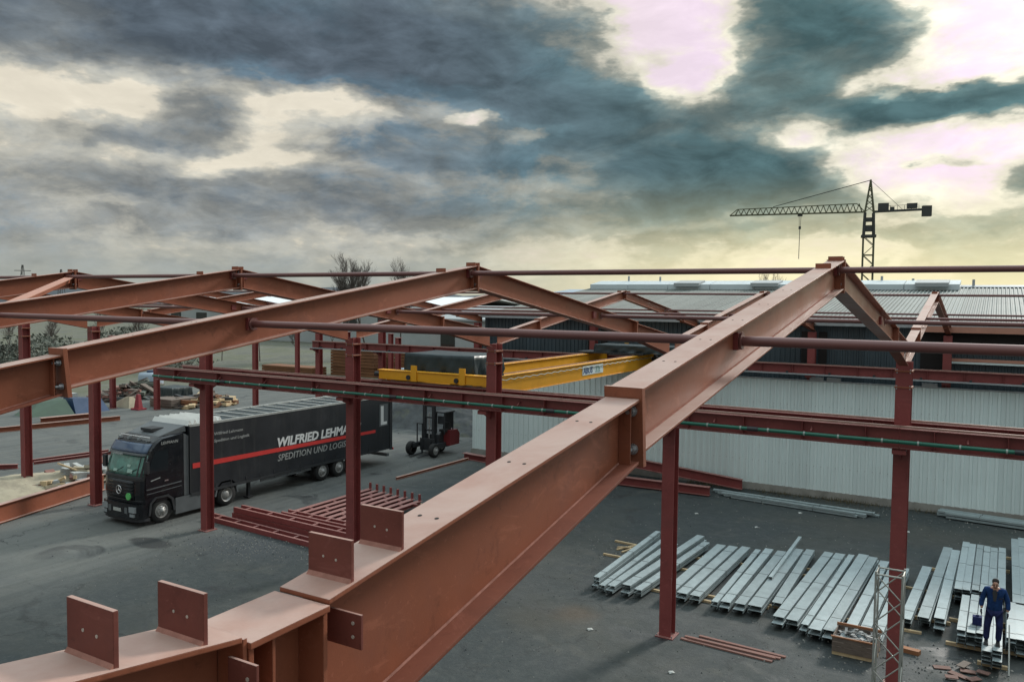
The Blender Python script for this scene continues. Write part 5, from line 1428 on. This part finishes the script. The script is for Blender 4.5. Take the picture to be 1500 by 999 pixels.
obj('pallet_base', MB().box(-65.2, -62.7, 46.5, 48.9, 0, .16), WOOD, th)
o = drape('wrapping', -65.1, -62.8, 46.6, 48.8, .17, 1.5, None, None, 9); o.parent = th; o.location -= Vector(th.location)
block('timber_stack', -63.3, -60.4, 44.8, 47.4, .0, .8, CRATE, 'low stack of orange-brown boards right of the marker', 'timber', slats=4, smt=CRATE)
# yellow machine parts beyond the mound
for k, (x, y, l, a) in enumerate([(-37, 58.5, 3.2, .1), (-34.5, 57.2, 2.6, -.15), (-32.2, 56.4, 2.8, .05), (-39.5, 59.2, 2.2, .3)]):
    tag(obj('yellow_beam', MB().bar((x-l/2, y, 2.2+.2*k), (x+l/2, y+a*l, 2.3+.2*k), .35, .3).box(x-.3, x+.3, y-.2, y+.2, 0, 2.1+.2*k), YELLOW if k != 2 else RUST, loc=(x, y, 0)), 'yellow machine part stored beyond the earth mound', 'machine part', 'yellow parts beyond the mound')

# ------------------------------------------------------------------ far buildings
def shed(x0, x1, y0, y1, h, rise, wm, rm, label, bays=6):
    th = thing('far_hall', ((x0+x1)/2, (y0+y1)/2, 0), label, 'building')
    obj('wall', MB().box(x0, x1, y0, y1, 0, h), wm, th)
    ym = (y0+y1)/2
    obj('roof', MB().px([(y0-.4, h+.01), (ym, h+rise), (y1+.4, h+.01), (y1+.4, h+.25), (ym, h+rise+.25), (y0-.4, h+.25)], x0-.4, x1+.4), rm, th)
    for i in range(bays):
        x = x0+(x1-x0)*(i+.3)/bays
        obj('window', MB().box(x, x+(x1-x0)/bays*.4, y0-.06, y0-.005, h*.45, h*.75), GLASSD, th)
    return th


shed(-62, -29.5, 84, 100, 6.9, 1.6, GREYH, SKYLD, 'pale grey hall behind the yellow crane')
shed(-175, -92, 128, 165, 7.7, 2.0, GREYH, WHITEH, 'white-roofed hall behind the second front frame', 9)
shed(-60, -10, 110, 130, 10.2, .9, GREYH, BLUEH, 'blue-grey roofed hall just over the ridge of the corrugated roof', 8)


# ------------------------------------------------------------------ trees
def bare_tree(x, y, h, spread, label, seed, group=None, levels=5):
    rr = random.Random(seed); th = thing('bare_tree', (x, y, 0), label, 'tree', group)
    tb, cb_ = MB(), MB()
    def grow(p, d, l, r, lev):
        n = 3
        q0 = Vector(p)
        for i in range(n):
            d2 = (d + Vector((rr.uniform(-1, 1), rr.uniform(-1, 1), rr.uniform(-.2, .6)))*.12).normalized()
            q1 = q0 + d2*(l/n)
            (tb if lev == 0 else cb_).tube(q0, q1, r*(1-i*.15), r*(1-(i+1)*.15), n=6 if lev < 2 else 3, caps=False, smooth=lev < 2)
            d = d2
            if lev < levels and (i > 0 or lev > 0):
                for _ in range(2 if lev < 3 else 2):
                    a = rr.uniform(0, 2*PI); e = rr.uniform(.35, .9)*spread
                    side = Vector((math.cos(a), math.sin(a), 0))
                    grow(q1, (d2*(1)+side*e+Vector((0, 0, .25))).normalized(), l*rr.uniform(.42, .62), max(r*.48, .008), lev+1)
            q0 = q1
        if lev < levels: grow(q0, d, l*.55, r*.55, lev+1)
    grow((x, y, 0), Vector((0, 0, 1)), h*.52, h*.011, 0)
    obj('trunk', tb, BARK, th); obj('crown', cb_, TWIG, th)
    return th


bare_tree(-85.0, 98.3, 15.2, .85, 'tall bare tree showing over the ridge tube, left one', 4, 'bare trees over the ridge')
bare_tree(-83.2, 104.6, 14.4, .85, 'bare tree showing over the ridge tube, right one', 8, 'bare trees over the ridge')
bare_tree(-87.2, 96.6, 13.2, .85, 'shorter bare tree just left of the tall one', 12, 'bare trees over the ridge')
bare_tree(-27.5, 119, 12.8, .7, 'small bare tree showing above the corrugated roof', 15, levels=4)
rr = random.Random(31)
for u_ in range(10):
    a = -1.13+u_*.042; d = rr.uniform(120, 138)
    bare_tree(d*math.sin(a), d*math.cos(a), rr.uniform(6.0, 8.2), .95, '%s low bare tree from the left in the far hedge row' % ['first', 'second', 'third', 'fourth', 'fifth', 'sixth', 'seventh', 'eighth', 'ninth', 'tenth'][u_], 40+u_, 'hedge row trees at the far left', levels=4)


def shrub(x, y, r, h, label, seed, group):
    rr = random.Random(seed); th = thing('shrub', (x, y, 0), label, 'shrub', group)
    b = MB(); s_ = MB()
    for i in range(10):
        a = rr.uniform(0, 2*PI); p = Vector((x+r*.7*math.cos(a), y+r*.7*math.sin(a), h*rr.uniform(.5, .9)))
        s_.tube((x, y, 0), p, .05, .015, n=4, caps=False)
    for i in range(1000):
        a = rr.uniform(0, 2*PI); t = rr.random()**.5; z = rr.uniform(.08, 1)
        rad = r*t*(1-.5*z*z)*(1+.25*math.sin(3*a+seed))
        c = Vector((x+rad*math.cos(a), y+rad*math.sin(a), z*h))
        s = rr.uniform(.12, .30)
        d1 = Vector((rr.uniform(-1, 1), rr.uniform(-1, 1), rr.uniform(-1, 1))).normalized()*s
        d2 = Vector((rr.uniform(-1, 1), rr.uniform(-1, 1), rr.uniform(-1, 1))).normalized()*s*.6
        b.add([c-d1, c+d2, c+d1, c-d2], [(0, 1, 2, 3)])
    obj('stem', s_, BARK, th); obj('foliage', b, SHRUBM, th)


for k in range(14):
    a = -1.17+k*.0195; d = rr.uniform(112, 128)
    shrub(d*math.sin(a), d*math.cos(a), rr.uniform(3.2, 4.6), rr.uniform(3.0, 5.2), '%s dull shrub from the left in the hedge beyond the grass' % ['first', 'second', 'third', 'fourth', 'fifth', 'sixth', 'seventh', 'eighth', 'ninth', 'tenth', 'eleventh', 'twelfth', 'thirteenth', 'fourteenth'][k], 60+k, 'shrubs at the far edge of the grass')

# pylons on the skyline
def pylon(x, y, h, label):
    th = thing('power_pylon', (x, y, 0), label, 'pylon', 'power pylons on the skyline')
    b = MB(); wd = h*.09
    for sx in (-1, 1):
        for sy in (-1, 1): b.tube((x+sx*wd, y+sy*wd, 0), (x+sx*.4, y+sy*.4, h), .22, n=4)
    for k in range(7):
        z0, z1 = h*k/7, h*(k+1)/7; w0, w1 = wd*(1-k/7)+.4*k/7, wd*(1-(k+1)/7)+.4*(k+1)/7
        b.bar((x-w0, y-w0, z0), (x+w1, y-w1, z1), .18, .18); b.bar((x+w0, y-w0, z0), (x-w1, y-w1, z1), .18, .18)
    obj('tower', b, CRANED, th)
    a = MB()
    for z, l in ((h*.72, 8), (h*.86, 6)): a.bar((x-l*.5, y-l*.87, z), (x+l*.5, y+l*.87, z), .35, .5)
    obj('cross_arm', a, CRANED, th)


pylon(-705, 381, 34, 'left power pylon on the skyline at the far left')
pylon(-690, 405, 31, 'right power pylon on the skyline at the far left')

# ------------------------------------------------------------------ tower crane
cp = Vector((-23.6, 184.0, 0)); DEP = Vector((-.511, .86, 0)); LAT = Vector((.86, .511, 0))
th = thing('tower_crane', tuple(cp), 'tower crane with a long lattice jib against the bright sky', 'crane')
JD = (LAT*(-26.4)+DEP*9.4).normalized()       # towards the jib tip
SD = Vector((JD.y, -JD.x, 0))
def cpnt(along, side, z):
    if along < -1.5: along = -1.5+(along+1.5)*.78
    return cp + JD*along + SD*side + Vector((0, 0, z))
HJ = 28.4; mw = 1.0
ms = MB()
for a in (-1, 1):
    for s in (-1, 1): ms.bar(cpnt(a*mw, s*mw, 0), cpnt(a*mw, s*mw, HJ-5.0), .24, .24)
nz = 12
for k in range(nz):
    z0, z1 = (HJ-5)*k/nz, (HJ-5)*(k+1)/nz
    for s in (-1, 1):
        d = 1 if k % 2 else -1
        ms.bar(cpnt(-mw*d, s*mw, z0), cpnt(mw*d, s*mw, z1), .13, .13); ms.bar(cpnt(s*mw, -mw*d, z0), cpnt(s*mw, mw*d, z1), .13, .13)
        if k % 3 == 0:
            ms.bar(cpnt(-mw, s*mw, z1), cpnt(mw, s*mw, z1), .2, .2); ms.bar(cpnt(s*mw, -mw, z1), cpnt(s*mw, mw, z1), .2, .2)
obj('mast', ms, CRANEM, th)
sl = MB(); sl.bar(cpnt(-1.4, 0, HJ-5.0), cpnt(1.4, 0, HJ-5.0), 2.8, .5)
for a in (-1, 1):
    for s in (-1, 1): sl.bar(cpnt(a*.95, s*.95, HJ-4.7), cpnt(a*.8, s*.8, HJ-.2), .35, .35)
sl.bar(cpnt(-.8, 0, HJ-3.4), cpnt(.8, 0, HJ-3.4), 1.6, 1.2); sl.bar(cpnt(-.8, 0, HJ-1.6), cpnt(.7, 0, HJ-1.6), 1.5, .8)
obj('slewing_unit', sl, CRANED, th)
ap = MB()
for a, s in ((1, 1), (1, -1), (-1, 1), (-1, -1)): ap.bar(cpnt(a*.85, s*.7, HJ-.2), cpnt(-.1, s*.12, HJ+6.6), .24, .24)
for k in range(5):
    z0, z1 = HJ+k*1.25, HJ+(k+1)*1.25
    f0, f1 = 1-k/5.6, 1-(k+1)/5.6
    ap.bar(cpnt(.85*f0, 0, z0), cpnt(-.85*f1, 0, z1), .14, .14); ap.bar(cpnt(-.85*f0, 0, z0), cpnt(.85*f1, 0, z1), .14, .14)
obj('tower_top', ap, CRANEM, th)
jb = MB(); JL = 28.0; hj = 1.75
jb.bar(cpnt(.8, -.6, HJ), cpnt(JL, -.6, HJ-.1), .2, .2); jb.bar(cpnt(.8, .6, HJ), cpnt(JL, .6, HJ-.1), .2, .2)
jb.bar(cpnt(2.4, 0, HJ+hj), cpnt(JL-1.6, 0, HJ+hj-.55), .18, .18)
jb.bar(cpnt(.8, 0, HJ), cpnt(2.4, 0, HJ+hj), .16, .16); jb.bar(cpnt(JL, 0, HJ-.1), cpnt(JL-1.6, 0, HJ+hj-.55), .16, .16)
n = 22
for k in range(n):
    x0, x1 = 1.4+(JL-2.6)*k/n, 1.4+(JL-2.6)*(k+1)/n; xm = (x0+x1)/2; zt = HJ+hj-.55*(xm-2.4)/(JL-4)
    for s in (-1, 1):
        jb.bar(cpnt(x0, s*.6, HJ), cpnt(xm, 0, zt), .11, .11); jb.bar(cpnt(xm, 0, zt), cpnt(x1, s*.6, HJ), .11, .11)
obj('jib', jb, CRANEM, th)
cj = MB(); cj.bar(cpnt(-.8, -.5, HJ), cpnt(-12.6, -.5, HJ+.25), .3, .35); cj.bar(cpnt(-.8, .5, HJ), cpnt(-12.6, .5, HJ+.25), .3, .35)
cj.bar(cpnt(-.8, 0, HJ+.05), cpnt(-12.6, 0, HJ+.3), .9, .1)
for k in range(6):
    cj.tube(cpnt(-3-k*1.7, .5, HJ+.2), cpnt(-3-k*1.7, .5, HJ+1.2), .04, n=4)
cj.tube(cpnt(-3, .5, HJ+1.2), cpnt(-11.6, .5, HJ+1.35), .04, n=4)
obj('counter_jib', cj, CRANED, th)
obj('operator_cab', MB().bar(cpnt(-1.7, 0, HJ+.95), cpnt(-4.2, 0, HJ+.95), 1.4, 1.45), CRANED, th)
obj('winch', MB().bar(cpnt(-8.6, 0, HJ+1.0), cpnt(-11.0, 0, HJ+1.05), 1.2, 1.0), CRANED, th)
obj('switch_box', MB().bar(cpnt(-4.6, 0, HJ+.6), cpnt(-5.6, 0, HJ+.6), 1, .6), CRANED, th)
obj('counterweight', MB().bar(cpnt(-12.2, 0, HJ-.1), cpnt(-14.4, 0, HJ-.1), 1.4, 2.1), CRANED, th)
tl = MB(); tl.bar(cpnt(-.1, 0, HJ+6.5), cpnt(19, 0, HJ+1.55), .14, .14); tl.bar(cpnt(-.1, 0, HJ+6.5), cpnt(-7.5, 0, HJ+.4), .07, .07)
obj('tie_rod', tl, CRANED, th)
hk = MB(); hk.bar(cpnt(13.0, 0, HJ-.35), cpnt(14.0, 0, HJ-.35), 1.0, .4)
hk.tube(cpnt(13.3, 0, HJ-.4), cpnt(13.4, 0, HJ-2.8), .04, n=4); hk.tube(cpnt(13.7, 0, HJ-.4), cpnt(13.6, 0, HJ-2.8), .04, n=4)
obj('trolley', hk, CRANED, th)
hb2 = MB(); hb2.bar(cpnt(13.25, 0, HJ-3.0), cpnt(13.75, 0, HJ-3.0), .3, .6); hb2.tube(cpnt(13.5, 0, HJ-3.2), cpnt(13.55, 0, HJ-9.6), .07, n=5)
obj('hook', hb2, CRANED, th)


# ------------------------------------------------------------------ worker
def skin_mesh(name, pts, edges, radii, root, mt, parent, levels=2):
    me = bpy.data.meshes.new(name); base = wloc(parent)
    me.from_pydata([Vector(p)-base for p in pts], edges, []); o = bpy.data.objects.new(name, me); COL.objects.link(o)
    sk = o.modifiers.new('skin', 'SKIN'); sk.use_smooth_shade = True
    ss = o.modifiers.new('sub', 'SUBSURF'); ss.levels = levels; ss.render_levels = levels
    for i, v in enumerate(me.skin_vertices[0].data):
        r = radii[i]; v.radius = r if isinstance(r, tuple) else (r, r); v.use_root = (i == root)
    bpy.context.view_layer.update()
    dg = bpy.context.evaluated_depsgraph_get(); m2 = bpy.data.meshes.new_from_object(o.evaluated_get(dg))
    bpy.data.objects.remove(o); o = bpy.data.objects.new(name, m2); COL.objects.link(o); o.parent = parent
    m2.materials.clear(); m2.materials.append(mt)
    for p in m2.polygons: p.use_smooth = True
    return o


wx, wy, wz = .20, 25.05, .605
H = 1.84
th = thing('person', (wx, wy, wz), 'worker in blue work clothes standing on a purlin stack with head bowed', 'person')
def P(x, y, z): return (wx+x*H, wy+y*H, wz+z*H)
# body: pelvis, torso, neck, head (bowed forward = -Y), arms to the wrists, legs to the ankles
pts = [P(0, .0, .53), P(0, .005, .62), P(0, .0, .72), P(0, .0, .80), P(0, -.022, .845), P(0, -.055, .878), P(0, -.082, .918), P(0, -.088, .955),
       P(-.105, 0, .80), P(-.15, .01, .64), P(-.165, -.045, .515), P(.105, 0, .80), P(.155, .015, .64), P(.165, -.03, .51),
       P(-.055, .0, .50), P(-.082, -.012, .28), P(-.090, .01, .06), P(.055, 0, .50), P(.068, -.045, .285), P(.058, .035, .06)]
ed = [(0, 1), (1, 2), (2, 3), (3, 4), (4, 5), (5, 6), (6, 7), (3, 8), (8, 9), (9, 10), (3, 11), (11, 12), (12, 13), (0, 14), (14, 15), (15, 16), (0, 17), (17, 18), (18, 19)]
rad = [(.085*H, .06*H), (.085*H, .06*H), (.095*H, .06*H), (.08*H, .05*H), .030*H, .032*H, .047*H, .035*H, .034*H, .026*H, .018*H, .034*H, .026*H, .018*H, .052*H, .034*H, .022*H, .052*H, .034*H, .022*H]
body = skin_mesh('body', pts, ed, rad, 0, SKIN, th)
jp = [P(0, 0, .455), P(0, .004, .58), P(0, 0, .71), P(0, 0, .795), P(0, -.01, .835), P(-.112, 0, .80), P(-.158, .012, .645), P(-.170, -.035, .535), P(.112, 0, .80), P(.162, .017, .645), P(.170, -.022, .53)]
je = [(0, 1), (1, 2), (2, 3), (3, 4), (3, 5), (5, 6), (6, 7), (3, 8), (8, 9), (9, 10)]
jr = [(.116*H, .086*H), (.106*H, .078*H), (.112*H, .072*H), (.092*H, .058*H), .040*H, .043*H, .038*H, .031*H, .043*H, .038*H, .031*H]
jk = skin_mesh('jacket', jp, je, jr, 0, BLUEC, th)
tp = [P(0, 0, .52), P(-.055, 0, .48), P(-.084, -.012, .28), P(-.092, .01, .045), P(.055, 0, .48), P(.070, -.045, .285), P(.060, .035, .045)]
tr_ = skin_mesh('trousers', tp, [(0, 1), (1, 2), (2, 3), (0, 4), (4, 5), (5, 6)], [(.09*H, .068*H), .062*H, .048*H, .041*H, .062*H, .048*H, .041*H], 0, NAVYC, th)
# open jacket front showing the shirt
sf = MB().add([P(-.018, -.082, .66), P(.014, -.082, .66), P(.030, -.070, .78), P(.012, -.058, .82), P(-.022, -.058, .82), P(-.034, -.070, .78)], [(0, 1, 2, 3, 4, 5)])
sf.add([P(-.018, -.055, .66), P(.014, -.055, .66), P(.030, -.045, .78), P(.012, -.035, .82), P(-.022, -.035, .82), P(-.034, -.045, .78)], [(5, 4, 3, 2, 1, 0)])
obj('shirt', sf, SHIRT, th)
pk = MB().add([P(.045, -.088, .70), P(.092, -.080, .70), P(.092, -.078, .712), P(.045, -.086, .712)], [(0, 1, 2, 3)])
pk.add([P(.045, -.06, .70), P(.092, -.06, .70), P(.092, -.06, .712), P(.045, -.06, .712)], [(3, 2, 1, 0)])
obj('pocket_strip', pk, GLOVE, th)
# hair, ears, nose
hp = [P(0, -.060, .925), P(0, -.078, .958), P(0, -.100, .962)]
obj_h = skin_mesh('hair', hp, [(0, 1), (1, 2)], [.051*H, .051*H, .040*H], 0, HAIR, th)
hd = Vector(P(0, -.084, .910))
fc = MB()
fc.hexa([hd+Vector((-.016, -.105, -.045)), hd+Vector((.016, -.105, -.045)), hd+Vector((.012, -.06, -.05)), hd+Vector((-.012, -.06, -.05))],
        [hd+Vector((-.008, -.085, .015)), hd+Vector((.008, -.085, .015)), hd+Vector((.006, -.06, .02)), hd+Vector((-.006, -.06, .02))])
obj('nose', fc, SKIN, th)
for s in (-1, 1):
    obj('ear', MB().tube(hd+Vector((s*.066, .01, -.03)), hd+Vector((s*.078, .018, -.03)), .022, .016, n=10), SKIN, th)
    obj('eye', MB().tube(hd+Vector((s*.032, -.083, .0)), hd+Vector((s*.032, -.09, -.002)), .010, n=8), HAIR, th)
obj('mouth', MB().bar(hd+Vector((-.025, -.082, -.066)), hd+Vector((.025, -.082, -.066)), .008, .008), BOOT, th)
# gloved hands: palm, four unequal fingers, thumb
for s, wr in ((-1, P(-.165, -.045, .515)), (1, P(.165, -.03, .51))):
    wr = Vector(wr); hp_, he, hr = [wr, wr+Vector((s*.006, -.012, -.055)), wr+Vector((s*.006, -.016, -.095))], [(0, 1), (1, 2)], [.030, (.026, .040), (.022, .040)]
    for fi, (dy_, ln) in enumerate(((-.034, .072), (-.012, .085), (.011, .078), (.032, .060))):
        b0 = len(hp_); p0 = wr+Vector((s*.006, -.016+dy_, -.105))
        hp_ += [p0, p0+Vector((-s*.006, -.006, -ln*.5)), p0+Vector((-s*.022, -.010, -ln*.92))]
        he += [(2, b0), (b0, b0+1), (b0+1, b0+2)]; hr += [.0105, .0095, .0085]
    b0 = len(hp_); p0 = wr+Vector((-s*.004, -.050, -.055))
    hp_ += [p0, p0+Vector((-s*.012, -.022, -.035)), p0+Vector((-s*.016, -.026, -.062))]; he += [(1, b0), (b0, b0+1), (b0+1, b0+2)]; hr += [.013, .011, .009]
    skin_mesh('glove', hp_, he, hr, 1, GLOVE, th, 1)
for s, ax, ay in ((-1, -.090, .01), (1, .058, .035)):
    bo = MB(); c = Vector(P(ax, ay, 0)); z0 = wz
    bo.hexa([(c.x-.055, c.y-.20, z0), (c.x+.055, c.y-.20, z0), (c.x+.045, c.y+.09, z0), (c.x-.045, c.y+.09, z0)],
            [(c.x-.045, c.y-.18, z0+.055), (c.x+.045, c.y-.18, z0+.055), (c.x+.042, c.y+.08, z0+.15), (c.x-.042, c.y+.08, z0+.15)])
    obj('boot', bo, BOOT, th)
